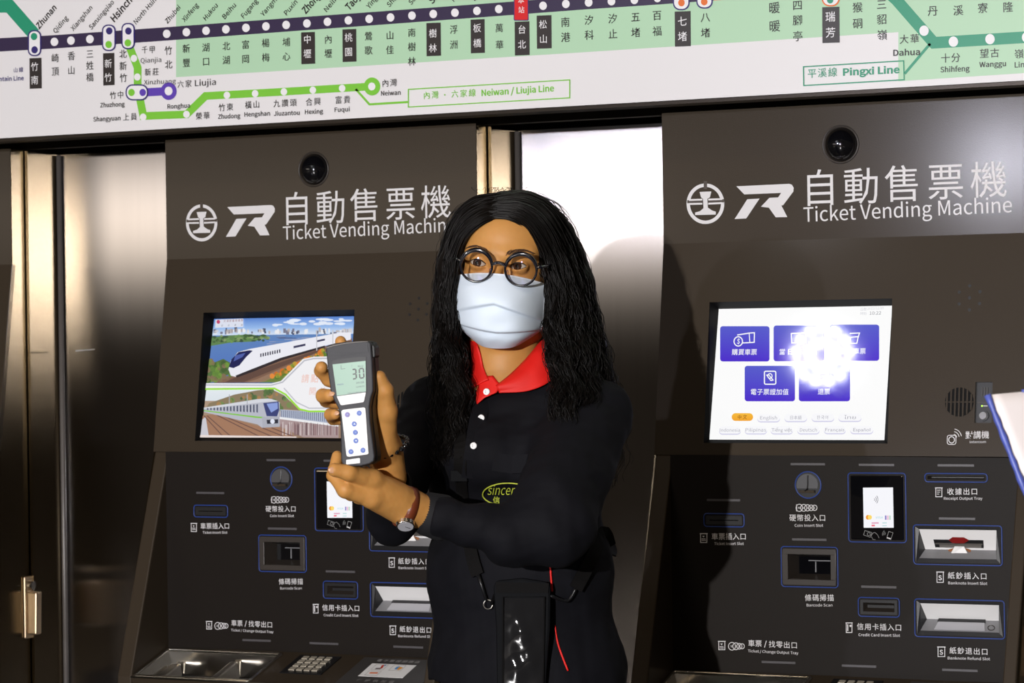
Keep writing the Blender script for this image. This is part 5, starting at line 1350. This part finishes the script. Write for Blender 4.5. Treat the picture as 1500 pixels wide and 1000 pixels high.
for i in range(NI):
    for j in range(NJ):
        f = j/(NJ-1); p = a_[i]*(1-f)+b_[i]*f; vs.append(p+np.array([0, -1, 0.55])*(2.5 if i < NI*0.34 else 6.0)*math.sin(math.pi*min(1, f*1.15))*(1 if f < 0.87 else 0.6))
me = bpy.data.meshes.new('collar'); me.from_pydata(WV(vs).tolist(), [], [(i*NJ+j, (i+1)*NJ+j, (i+1)*NJ+j+1, i*NJ+j+1) for i in range(NI-1) for j in range(NJ-1)])
cl = link('collar', me, M['red'], shirt_o, True); sd = cl.modifiers.new('thick', 'SOLIDIFY'); sd.thickness = 0.0022; sd.offset = 0
stp = [(702, 562), (711, 551), (722, 550), (735, 566), (727, 575), (709, 583), (699, 592), (696, 580)]
stc = (sum(q[0] for q in stp)/8, sum(q[1] for q in stp)/8); vs = []; fs = []
for j in range(6):
    for x, y in stp: f = 1-j/5; vs.append(sw(stc[0]+(x-stc[0])*f, stc[1]+(y-stc[1])*f, 3.0))
for j in range(5):
    for k in range(8): fs.append((j*8+k, j*8+(k+1) % 8, (j+1)*8+(k+1) % 8, (j+1)*8+k))
so_ = MBb().add(vs, fs).build('collar_stand', M['red'], shirt_o, True); sd = so_.modifiers.new('thick', 'SOLIDIFY'); sd.thickness = 0.0015; sd.offset = 0
MBb().tube(spl([on(722, 574, 4), on(707, 582, 3), on(696.5, 594, 3), on(692.5, 616, 2.5)], 16), 1.2, 6).build('placket_edge', M['red'], shirt_o, True)
ribbon(spl([on(707, 585, 2.2), on(699, 620, 2.2), on(693, 660, 2.2), on(688, 700, 2.2)], 14), 24, 1.2, 'placket', M['navy'], shirt_o)
for px, py in ((712.8, 573.6), (705, 612), (693.7, 652.6)):
    c = sw(px, py, 5.0); bt = MBb(); nb = np.array([-0.25, -0.96, 0.05])
    bt.disc_solid(c, nb, 5.0, 1.6, 24, 4.6); bo = bt.build('button', M['button'], shirt_o)
    hl_ = MBb()
    for dx, dz in ((-1.1, 1.1), (1.1, 1.1), (-1.1, -1.1), (1.1, -1.1)): hl_.disc_solid(c+nb*1.5+np.array([dx, 0, dz]), nb, 0.55, 0.3, 8)
    hl_.build('button_holes', M['greyplas'], bo)
# chest pocket and embroidered emblem
pk = [on(x, y, 3.0) for x, y in ((722, 676), (750, 680), (778, 678), (800, 672))]; ribbon(pk, 26, 0.8, 'pocket_welt', M['navy'], shirt_o)
el = [on(707+37*(1+math.cos(t)), 724+16.5*math.sin(t)-0.0*math.cos(t), 3.6) for t in np.linspace(0, 2*math.pi, 48, endpoint=False)]
eo = MBb().tube(el, 1.05, 5, True).build('emblem_ring', M['yellow'], shirt_o, True)
def stitch(t, x0, x1, yb, h, shear, bold):
    v, f = glyphs(t, bold, shear, 3); a0, a1 = v[:, 0].min(), v[:, 0].max(); m = MBb()
    m.add([on(x0+(q[0]-a0)/(a1-a0)*(x1-x0), yb-q[1]/(CAPH if t.isascii() else 0.69)*h, 4.0) for q in v], f); m.build('emblem_lettering', M['yellow'], eo)
stitch('sincere', 714, 761, 724.5, 13.5, 0.25, 0.0); stitch('信', 722, 732, 737, 8.2, 0, 0.01); stitch('實', 752, 762, 737, 8.2, 0, 0.01)
# red piping of the side vent
for pts in (((806, 800), (806.5, 835), (809, 866)), ((813, 916), (818, 945), (832, 982))):
    MBb().tube(spl([on(x, y, 3.0) for x, y in pts], 14), [1.1]*5+[1.5]*9, 6).build('vent_piping', M['red'], shirt_o, True)
# --- trousers and shoes (below the frame)
_c, _s = math.cos(R(-30)), math.sin(R(-30)); TRR = np.stack([np.array([_c, _s, 0]), np.array([-_s, _c, 0]), np.array([0, 0, 1.0])], 1)
tr = Field().add(ell(A(772, 1010, 5), (134, 108, 66), TRR), 20)
for s_ in (-1, 1):
    tr.add(cone(A(772+s_*58, 1080, s_*28), A(772+s_*68, 1420, s_*34), 76, 58), 20); tr.add(cone(A(772+s_*68, 1420, s_*34), A(772+s_*72, 1800, s_*36-10), 58, 46), 12)
V, Q = surface(tr, (-140, -140, -1330), (190, 130, -400), 9); mesh_np('trousers', V, Q, M['trousers'], woman)
for s_ in (-1, 1):
    sh = Field().add(cone(A(772+s_*72, 1832, s_*36-35), A(758+s_*74, 1838, s_*36+120), 34, 30), 8); 
    def flat(P, v): return np.maximum(v, -(P[..., 2]-(WF))) 
    WF = A(772, 1861.5, 0)[2]+(0)
    V, Q = surface(sh, A(772+s_*72, 1880, 0)+np.array([-75, -190, -20]), A(772+s_*72, 1780, 0)+np.array([75, 90, 10]), 5, flat); mesh_np('shoe', V, Q, M['blackgloss'], woman)
# --- wrist watch and bead bracelet
wt = empty_part('wrist_watch', woman, WV(A(590, 742, 272))[0])
wc = A(594, 742, 267); wd_ = A(628, 752, 254)-A(580, 738, 274); wd_ /= np.linalg.norm(wd_); wu = np.array([0.12, 0, 1.0]); wu -= wd_*wu.dot(wd_); wu /= np.linalg.norm(wu); ws = np.cross(wd_, wu)
ws = ws if ws[1] < 0 else -ws
band = MBb(); n = 48; vs = []
for k in range(n):
    t = 2*math.pi*k/n; c = wc+27.6*(math.cos(t)*wu+math.sin(t)*ws); rd_ = math.cos(t)*wu+math.sin(t)*ws
    vs += [c-wd_*7.5-rd_*1, c+wd_*7.5-rd_*1, c+wd_*7.0+rd_*1.4, c-wd_*7.0+rd_*1.4]
band.add(vs, [(k*4+j, k*4+(j+1) % 4, ((k+1) % n)*4+(j+1) % 4, ((k+1) % n)*4+j) for k in range(n) for j in range(4)]).build('watch_strap', M['leather'], wt, True)
tdial = R(142); dn = math.cos(tdial)*wu+math.sin(tdial)*ws; dc = wc+27.5*dn
ca = MBb(); ca.disc_solid(dc-dn*1, dn, 13.0, 6.5, 36, 12.2); cs_ = ca.build('watch_case', M['chrome'], wt, bevel=0.0008)
MBb().disc_solid(dc+dn*5.2, dn, 10.6, 0.6, 36).build('watch_dial', M['lightgrey'], cs_)
hd = MBb(); hd.tube([dc+dn*6.1, dc+dn*6.1+wu*5], 0.4, 5); hd.tube([dc+dn*6.1, dc+dn*6.1+wd_*7.5], 0.35, 5); hd.build('watch_hands', M['black'], cs_)
MBb().disc_solid(dc+dn*2.5+wu*12.8, wu, 1.6, 2.2, 12).build('watch_crown', M['chrome'], cs_)
br = empty_part('bead_bracelet', woman, WV(A(566, 652, 268))[0])
bc = A(566, 655, 266); bd = A(563, 640, 276)-A(570, 700, 245); bd += np.array([-20, 0, 18]); bd /= np.linalg.norm(bd); bu = np.cross(bd, [0, 1.0, 0]); bu /= np.linalg.norm(bu); bv = np.cross(bd, bu)
for k in range(22):
    t = 2*math.pi*k/22; MBb().ball(Vector(bc+30.0*(math.cos(t)*bu+math.sin(t)*bv)), 3.6, 12, 8).build('bead', M['chrome'] if k in (20,) else M['blackgloss'], br, True)
# --- hair: soft mass on the scalp and both sides, with wavy locks over it
gLi = spl([A(*q) for q in ((724,319,96),(702,329,98),(679,350,90),(667,384,80),(661,428,84),(661,478,84),(668,520,62),(674,560,76),(676,610,92),(668,662,98))], 60)
gLo = spl([A(*q) for q in ((735,284,30),(702,289,22),(676,311,10),(659,350,0),(652,400,-8),(648,460,-8),(646,520,0),(645,580,15),(646,632,35),(648,690,60))], 60)
gRi = spl([A(*q) for q in ((727,319,98),(748,322,100),(768,336,94),(784,362,86),(796,392,80),(806,430,82),(803,470,86),(805,506,98),(812,542,112),(812,590,132),(816,690,150))], 60)
gRo = spl([A(*q) for q in ((738,282,30),(775,282,22),(808,303,10),(834,348,0),(851,400,-8),(866,460,-8),(881,520,5),(893,580,20),(902,640,40),(896,704,70))], 60)
hm = Field()
hm.add(ell(H(0, 20, 24), (77, 93, 86), HR), 8)
for gi, go, r0 in ((gLi, gLo, 15), (gRi, gRo, 24)):
    for a in (0.42, 0.75):
        g = gi*(1-a)+go*a; 
        for i in range(18, 54, 5):
            back = np.array([0, 26.0 if a > 0.5 else 14.0, 0]); rr = r0*(0.75+0.35*math.sin(math.pi*i/60)); hm.add(cone(g[i]+back, g[i+5]+back, rr, rr), 14)
hm.add(cone(H(-30, 70, -60), A(700, 640, -70), 60, 50), 20); hm.add(cone(H(40, 70, -60), A(830, 660, -60), 70, 60), 20)
hm.cut(ell(H(-1, -72, -6), (57, 52, 74), HR), 6); hm.cut(ell(H(0, -60, -95), (60, 70, 70), HR), 8)
V, Q = surface(hm, (-135, -190, -240), (185, 160, 240), 4.0, lambda P, v: v+2.5*wob(P*np.array([1, 1, 0.35]), 26, 7))
rs = np.random.RandomState(4)
def strands(gi, go, nl, ns, seed, wave=6.0, outs=0.0):
    rs = np.random.RandomState(seed); S = []
    n = len(gi); tt = np.linspace(0, 1, n)
    for l in range(nl):
        a = rs.beta(0.85, 1.0); end = rs.uniform(0.84, 1.03); start = 0.0 if rs.rand() < 0.75 else rs.uniform(0.05, 0.3)
        ph, ph2 = rs.uniform(0, 6.28, 2); wl = rs.uniform(44, 74); am = wave*rs.uniform(0.6, 1.3); drift = rs.normal(0, 6, 3); dep = rs.uniform(-4, 16)*math.sin(math.pi*min(max(a, 0.05), 0.95))
        for k in range(ns):
            aa = np.clip(a+rs.normal(0, 0.022), -0.01, 1.02); g = gi*(1-aa)+go*aa
            bul = math.sin(math.pi*np.clip(aa, 0, 1))**0.7*((20+10*tt) if gi is gRi else (18-6*tt))
            g = g+np.stack([0*tt, -bul-dep*np.minimum(1, tt*4), 0*tt], 1)
            L = np.concatenate([[0], np.cumsum(np.linalg.norm(np.diff(g, axis=0), axis=1))])
            e = np.clip((tt-0.25)*2.0, 0, 1); p1 = ph+rs.normal(0, 0.35); 
            off = np.stack([np.sin(L/wl*6.28+p1), 0.8*np.cos(L/wl*6.28+ph2+rs.normal(0, 0.3)), 0.25*np.sin(L/wl*9+ph2)], 1)*(am*e)[:, None]
            sp = rs.normal(0, 1, 3)*np.array([3.2 if a < 0.8 else 4.2, 3.0, 1.0]); spread = sp[None]*(0.5+1.1*tt)[:, None]
            rj = np.stack([rs.normal(0, 4.0)*np.exp(-tt*14), 0*tt, 0*tt], 1)
            P = g+rj+off+spread+drift[None]*(tt**1.5)[:, None]
            m = (tt >= start) & (tt <= end*rs.uniform(0.93, 1.03)); P = P[m]
            if len(P) > 6: S.append(P)
    return S
ST = strands(gLi, gLo, 90, 17, 1)+strands(gRi, gRo, 140, 17, 2)
def fly(go, side, n, seed):
    rs = np.random.RandomState(seed); S = []
    for k in range(n):
        i0 = rs.randint(4, 40); m = rs.randint(10, 20); seg = go[i0:i0+m].copy(); t = np.linspace(0, 1, len(seg))
        d = rs.uniform(3, 16); seg[:, 0] += side*d*np.sin(np.pi*t*rs.uniform(0.5, 1.0))+2.5*np.sin(t*rs.uniform(6, 14)+rs.uniform(0, 6)); seg[:, 1] += rs.uniform(-25, 20); S.append(seg)
    return S
FL = fly(gLo, -1, 90, 5)+fly(gRo, 1, 90, 6)
for k in range(14):      # short wisps at the crown
    b = A(700+rs.uniform(0, 60), 283, 20+rs.uniform(-20, 20)); d = rs.uniform(-1, 1); t = np.linspace(0, 1, 12)
    FL.append(b[None]+np.stack([d*14*np.sin(t*3)+6*t*rs.uniform(-1, 1), 5*t, 9*np.sin(t*2.6)], 1))
def tubes(S, r0, r1, sides=3):
    vs = []; fs = []; n0 = 0
    for P in S:
        m = len(P); T = np.gradient(P, axis=0); T /= np.linalg.norm(T, axis=1)[:, None]+1e-9
        U = np.cross(T, [0.3, 0.2, 1.0]); U /= np.linalg.norm(U, axis=1)[:, None]+1e-9; Wv = np.cross(T, U); t = np.linspace(0, 1, m); r = (r0+(r1-r0)*t**2)[:, None]
        ring = np.stack([P+r*(math.cos(2*math.pi*k/sides)*U+math.sin(2*math.pi*k/sides)*Wv) for k in range(sides)], 1); vs.append(ring.reshape(-1, 3))
        i = np.arange(m-1)[:, None]*sides+n0; k = np.arange(sides)[None]; k2 = (k+1) % sides
        fs.append(np.stack([i+k, i+k2, i+sides+k2, i+sides+k], -1).reshape(-1, 4)); n0 += m*sides
    return np.concatenate(vs), np.concatenate(fs)
Vs, Fs = tubes(ST, 0.95, 0.3); Vf, Ff = tubes(FL, 0.42, 0.22)
mesh_np('hair', np.concatenate([V, Vs, Vf]), np.concatenate([Q, Fs+len(V), Ff+len(V)+len(Vs)]), M['hair'], woman)

# ------------------------------------------------------------------ the hand-held meter
DN = -CF-0.20*CR; DP = Plane(depth(515, 590, 3.9-0.352), DN)
DP.up = CU-DP.n*CU.dot(DP.n); DP.up /= np.linalg.norm(DP.up); DP.rt = np.cross(DP.up, DP.n)
z1 = lambda x, y: (450+x*0.15, 480+y*0.15)
z2 = lambda x, y: (470+x*0.16, 620+y*0.16)
dv_ = empty('handheld_meter', DP.at(520, 600), 'dark grey handheld meter reading 30, held up in the woman\'s hands', 'meter')
def extr(pts, o0, o1, name, material, parent, bevel=0.0, pl=DP, inset=0.0):
    a = [pl.at(x, y, o1) for x, y in pts]; b = [pl.at(x, y, o0) for x, y in pts]; n = len(pts)
    return MB().add(a+b, [tuple(range(n)), tuple(range(2*n-1, n-1, -1))]+[(k, (k+1) % n, n+(k+1) % n, n+k) for k in range(n)]).build(name, material, parent, bevel=bevel)
M['meter'] = mat('dark_grey_rubber_plastic', (0.030, 0.030, 0.035), 0.5, spec=0.35, bump=0.2, bscale=900)
M['topedge'] = mat('dull_tan_edge', (0.16, 0.14, 0.12), 0.5)
M['meterblk'] = mat('black_rubber', (0.012, 0.012, 0.013), 0.5)
M['lcd'] = mat('pale_green_display', lin(152, 186, 168), 0.25, coat=0.4)
body = [(477, 509), (479, 506), (492, 502.5), (508, 500.3), (525, 499.3), (540, 499.6), (543, 503), (545, 530), (546.5, 560), (546.5, 572), (543, 583), (541, 596), (542, 615), (545, 640), (548.5, 668), (547.5, 675), (541, 679.5), (528, 682.5), (512, 683), (502, 680.5), (499.5, 674), (499, 640), (498, 612), (495.5, 598), (489, 586), (484, 572), (481, 550)]
extr(body, -0.030, 0.0, 'meter_body', M['meter'], dv_, 0.0035)
extr([(x+(1.2 if x > 520 else -0.2), y+0.6) for x, y in body], -0.034, -0.012, 'rear_shell', M['meterblk'], dv_, 0.003)
extr([z1(*q) for q in ((605, 150), (625, 160), (650, 180), (655, 280), (640, 295), (612, 290))], -0.030, -0.006, 'side_latch', M['meterblk'], dv_, 0.002)
extr([z1(*q) for q in ((185, 192), (260, 168), (380, 145), (500, 134), (592, 131), (596, 136), (500, 141), (380, 153), (262, 177), (190, 200))], -0.002, 0.0012, 'top_edge', M['topedge'], dv_)
extr([z1(*q) for q in ((225, 200), (590, 150), (600, 232), (480, 250), (330, 268), (312, 262))], 0.0, 0.0008, 'cap_panel', M['meterblk2'] if 'meterblk2' in M else M['meter'], dv_)
extr([z1(*q) for q in ((240, 350), (248, 322), (380, 296), (530, 283), (575, 286), (582, 620), (578, 640), (300, 672), (285, 660))], 0.0, 0.0008, 'display_bezel', M['meterblk'], dv_)
extr([z1(*q) for q in ((250, 357), (572, 322), (577, 622), (293, 664))], 0.0008, 0.0014, 'display', M['lcd'], dv_)
extr([z1(*q) for q in ((292, 669), (575, 630), (556, 716), (545, 726), (340, 755), (328, 750))], 0.0, 0.0014, 'name_plate', M['whiteplas'], dv_)
kpo = extr([z1(*q) for q in ((336, 815), (350, 800), (555, 776), (570, 786))]+[z2(*q) for q in ((436, 255), (438, 272), (425, 283), (262, 304), (243, 300), (236, 285), (225, 180))], 0.0, 0.0014, 'keypad', M['whiteplas'], dv_)
extr([z2(*q) for q in ((235, 333), (352, 316), (360, 322), (360, 362), (240, 374), (234, 368))], 0.0, 0.0014, 'foot_label', M['whiteplas'], dv_)
M['bluekey'] = mat('blue_key', lin(52, 92, 180), 0.35); M['purplekey'] = mat('purple_key', lin(112, 100, 170), 0.35)
keys = [z1(395, 847), z1(510, 833), z1(462, 938), z2(318, 82), z2(323, 158), z2(278, 258), z2(388, 245)]
for i, k in enumerate(keys):
    MB().disc_solid(DP.at(*k, 0.0013), DP.n, 0.0036, 0.0012, 24, 0.0033).build('key', M['purplekey' if i == 0 else 'bluekey'], kpo)
LP = Plane(DP.p+DP.n*0.0015, DP.n); LP.up, LP.rt = DP.up, DP.rt
p = Print(LP); DK = (28, 34, 34)
def seg7(ch, x, y, w_, h):
    segs = {'3': 'abcdg', '0': 'abcdef'}[ch]; g = {'a': ((0, 0), (1, 0)), 'b': ((1, 0), (1, .5)), 'c': ((1, .5), (1, 1)), 'd': ((0, 1), (1, 1)), 'e': ((0, .5), (0, 1)), 'f': ((0, 0), (0, .5)), 'g': ((0, .5), (1, .5))}
    for s in segs:
        (a, b), (c, d) = g[s]; m = 0.08; ax_, ay = a+(c-a)*m, b+(d-b)*m; cx_, cy_ = c-(c-a)*m, d-(d-b)*m
        f = lambda u, v: z1(x+u*w_+v*6, y+v*h-u*6); p.line([f(ax_, ay), f(cx_, cy_)], 2.0, DK, 1)
seg7('3', 440, 408, 34, 92); seg7('0', 508, 400, 40, 92)
p.text('RLU', z1(496, 383), z1(548, 378), 2.2, (70, 80, 80), 1, 0.02); p.line([z1(330, 365), z1(332, 402), z1(372, 397)], 0.7, (90, 100, 100), 1); p.text('T', z1(430, 385), z1(444, 384), 3.4, (110, 120, 120), 1)
p.text('10:28', z1(480, 545), z1(555, 537), 2.4, (80, 92, 92), 1, 0.02); p.text('12/09/22', z1(476, 584), z1(560, 575), 1.9, (90, 100, 100), 1, 0.02)
p.text('PASS', z1(296, 563), z1(355, 556), 2.2, (96, 116, 140), 1, 0.02); p.text('MEASURE RLU', z1(398, 645), z1(562, 627), 1.7, (110, 124, 124), 1, 0.02)
p.build('display_digits', M['signprint'], dv_)
p = Print(LP)
for i, k in enumerate(keys): pass
p.text('sample', z1(380, 715), z1(520, 700), 1.2, (205, 205, 208), 1); 
LP2 = Plane(DP.p+DP.n*0.0027, DP.n); LP2.up, LP2.rt = DP.up, DP.rt; p2 = Print(LP2)
for i, k in enumerate(keys):
    if i in (2,): p2.poly([(k[0]-1.6, k[1]+0.8), (k[0], k[1]-1.4), (k[0]+1.6, k[1]+0.8)], (210, 222, 245), 1)
    elif i == 4: p2.poly([(k[0]-1.6, k[1]-0.8), (k[0], k[1]+1.4), (k[0]+1.6, k[1]-0.8)], (210, 222, 245), 1)
    else: p2.line([(k[0]-1, k[1]), (k[0]+1, k[1]-0.3)], 0.9, (130, 156, 220), 1)
p2.build('key_symbols', M['signprint'], kpo)

# ------------------------------------------------------------------ her cross-body pouch
bag = empty('shoulder_pouch', WV(A(765, 930, 150))[0], 'black shoulder pouch with clear plastic window hanging at the woman\'s hip', 'pouch')
pw = max(tw(x, y) for x, y in ((735, 870), (765, 900), (795, 870), (745, 960), (790, 980)))+4
def pp(x, y, o=0.0): return A(x, y, pw+o)
po = [(723, 858), (727, 850), (765, 846), (802, 852), (807, 858), (806, 920), (799, 1010), (795, 1042), (735, 1042), (728, 1000), (727, 920)]
def extb(pts, o0, o1, name, m, parent, bevel=0.0):
    a = [pp(x, y, o1) for x, y in pts]; b = [pp(x, y, o0) for x, y in pts]; n = len(pts)
    return MBb().add(a+b, [tuple(range(n)), tuple(range(2*n-1, n-1, -1))]+[(k, (k+1) % n, n+(k+1) % n, n+k) for k in range(n)]).build(name, m, parent, bevel=bevel)
extb(po, 0, 14, 'pouch_body', M['pouch'], bag, 0.004)
vs = []; fs = []; NX, NY = 14, 36
for j in range(NY):
    for i in range(NX):
        x = 739+58*i/(NX-1); y = 876+160*j/(NY-1); e = math.sin(math.pi*i/(NX-1))*math.sin(math.pi*j/(NY-1)); vs.append(pp(x-0.02*(y-876), y, 14.6+4.5*e+1.6*math.sin(j*0.55+i*0.3)*e+1.0*math.sin(i*0.9-j*0.35)*e))
MBb().add(vs, [(j*NX+i, (j+1)*NX+i, (j+1)*NX+i+1, j*NX+i+1) for j in range(NY-1) for i in range(NX-1)]).build('clear_window', M['film'], bag, True)
wf = MBb(); wf.tube([pp(*q, 15) for q in ((737, 874), (798, 874), (795, 1038), (737, 1038))], 1.6, 6, True); wf.build('window_binding', M['webbing'], bag, True)
fl = MBb(); fl.add([pp(726, 852, 15), pp(804, 854, 15), pp(803, 868, 16.5), pp(727, 868, 16.5), pp(726, 852, 13), pp(804, 854, 13), pp(803, 868, 14), pp(727, 868, 14)], [(0, 1, 2, 3), (7, 6, 5, 4), (0, 4, 5, 1), (1, 5, 6, 2), (2, 6, 7, 3), (3, 7, 4, 0)]).build('top_band', M['webbing'], bag)
sp_ = spl([on(668, 560, 6), on(673, 600, 6), on(675, 650, 5), on(675, 690, 5), on(679, 730, 5), on(684, 770, 5), on(692, 815, 6), on(700, 842, 7)], 40)
ribbon(sp_, 20, 1.8, 'strap', M['webbing'], bag, nrm=np.array([-0.4, -0.9, 0]))
ribbon(spl([A(668, 560, tw(668, 560, 6)), A(676, 545, 35), A(690, 530, -20), A(700, 540, -90), A(760, 640, -140), A(880, 780, -60), A(893, 812, 20)], 40), 20, 1.8, 'back_strap', M['webbing'], bag, nrm=np.array([0.3, -0.6, 0.7]))
ribbon(spl([A(893, 800, 30), on(884, 780, 8), on(868, 815, 8), on(852, 845, 8), on(843, 862, 8)], 20), 20, 1.8, 'side_strap', M['webbing'], bag, nrm=np.array([0.3, -0.95, 0]))
adj = on(672.5, 697, 8); MBb().box(tuple(adj+np.array([-12, -4, -8])), tuple(adj+np.array([12, 0, 8]))).build('strap_adjuster', M['pouch'], bag, bevel=0.001)
hk = MBb(); hk.tube([on(700, 842, 9), on(705, 856, 9), on(713, 880, 9)], [3.5, 2.6, 2.2], 8); hk.build('snap_hook', M['black'], bag, True)
MBb().tube([on(715, 885, 9)+6.5*np.array([math.cos(t), 0, math.sin(t)]) for t in np.linspace(0, 6.283, 20, endpoint=False)], 1.0, 6, True).build('ring', M['chrome2'], bag, True)
MBb().tube([pp(725, 870, 6), on(720, 884, 8)], 2.2, 6).build('ring_tab', M['webbing'], bag)
hk = MBb(); hk.tube(spl([on(843, 862, 9), on(837, 874, 9), on(828, 880, 10), pp(806, 872, 8)], 12), 2.4, 8); hk.build('snap_hook', M['black'], bag, True)

# ------------------------------------------------------------------ leaflet reaching in at the right edge
lf = empty('leaflet', depth(1500, 640, 2.9), 'white leaflet with blue edges reaching in at the right edge of the photo', 'leaflet')
dl = 2.9; LE = [(1449, 579), (1462, 575), (1540, 566), (1640, 560), (1700, 900), (1560, 870), (1503, 705)]
front = [(1449, 578), (1560, 566), (1690, 556), (1760, 820), (1545, 824)]
def lpt(u, v):   # u along the top, v down the left edge; slightly curled sheet
    a = np.array([1449, 578.0])*(1-v)+np.array([1545, 824])*v; b = np.array([1690, 556.0])*(1-v)+np.array([1790, 810])*v
    q = a*(1-u)+b*u; return depth(q[0], q[1], dl-0.02*math.sin(math.pi*u)+0.10*u-0.03*v)
NU_, NV_ = 14, 14
vs = [lpt(i/(NU_-1), j/(NV_-1)) for j in range(NV_) for i in range(NU_)]
me = bpy.data.meshes.new('sheet'); me.from_pydata([tuple(v) for v in vs], [], [(j*NU_+i, (j+1)*NU_+i, (j+1)*NU_+i+1, j*NU_+i+1) for j in range(NV_-1) for i in range(NU_-1)])
M['paper'] = mat('white_paper', (0.86, 0.80, 0.79), 0.5, mottle=0.05, mscale=14)
so = link('sheet', me, M['paper'], lf, True); md = so.modifiers.new('thick', 'SOLIDIFY'); md.thickness = 0.0012
M['paperblue'] = mat('blue_print_edge', lin(78, 92, 176), 0.4, mottle=0.35, mscale=55)
MB().tube([lpt(-0.012, j/20)-CF*0.001 for j in range(21)], [0.0042-0.0018*((j*7) % 5)/5 for j in range(21)], 8).build('blue_side_edge', M['paperblue'], lf, True)
MB().tube([lpt(0.2+0.8*i/20, -0.004) for i in range(21)], 0.0018, 6).build('blue_top_edge', M['paperblue'], lf, True)
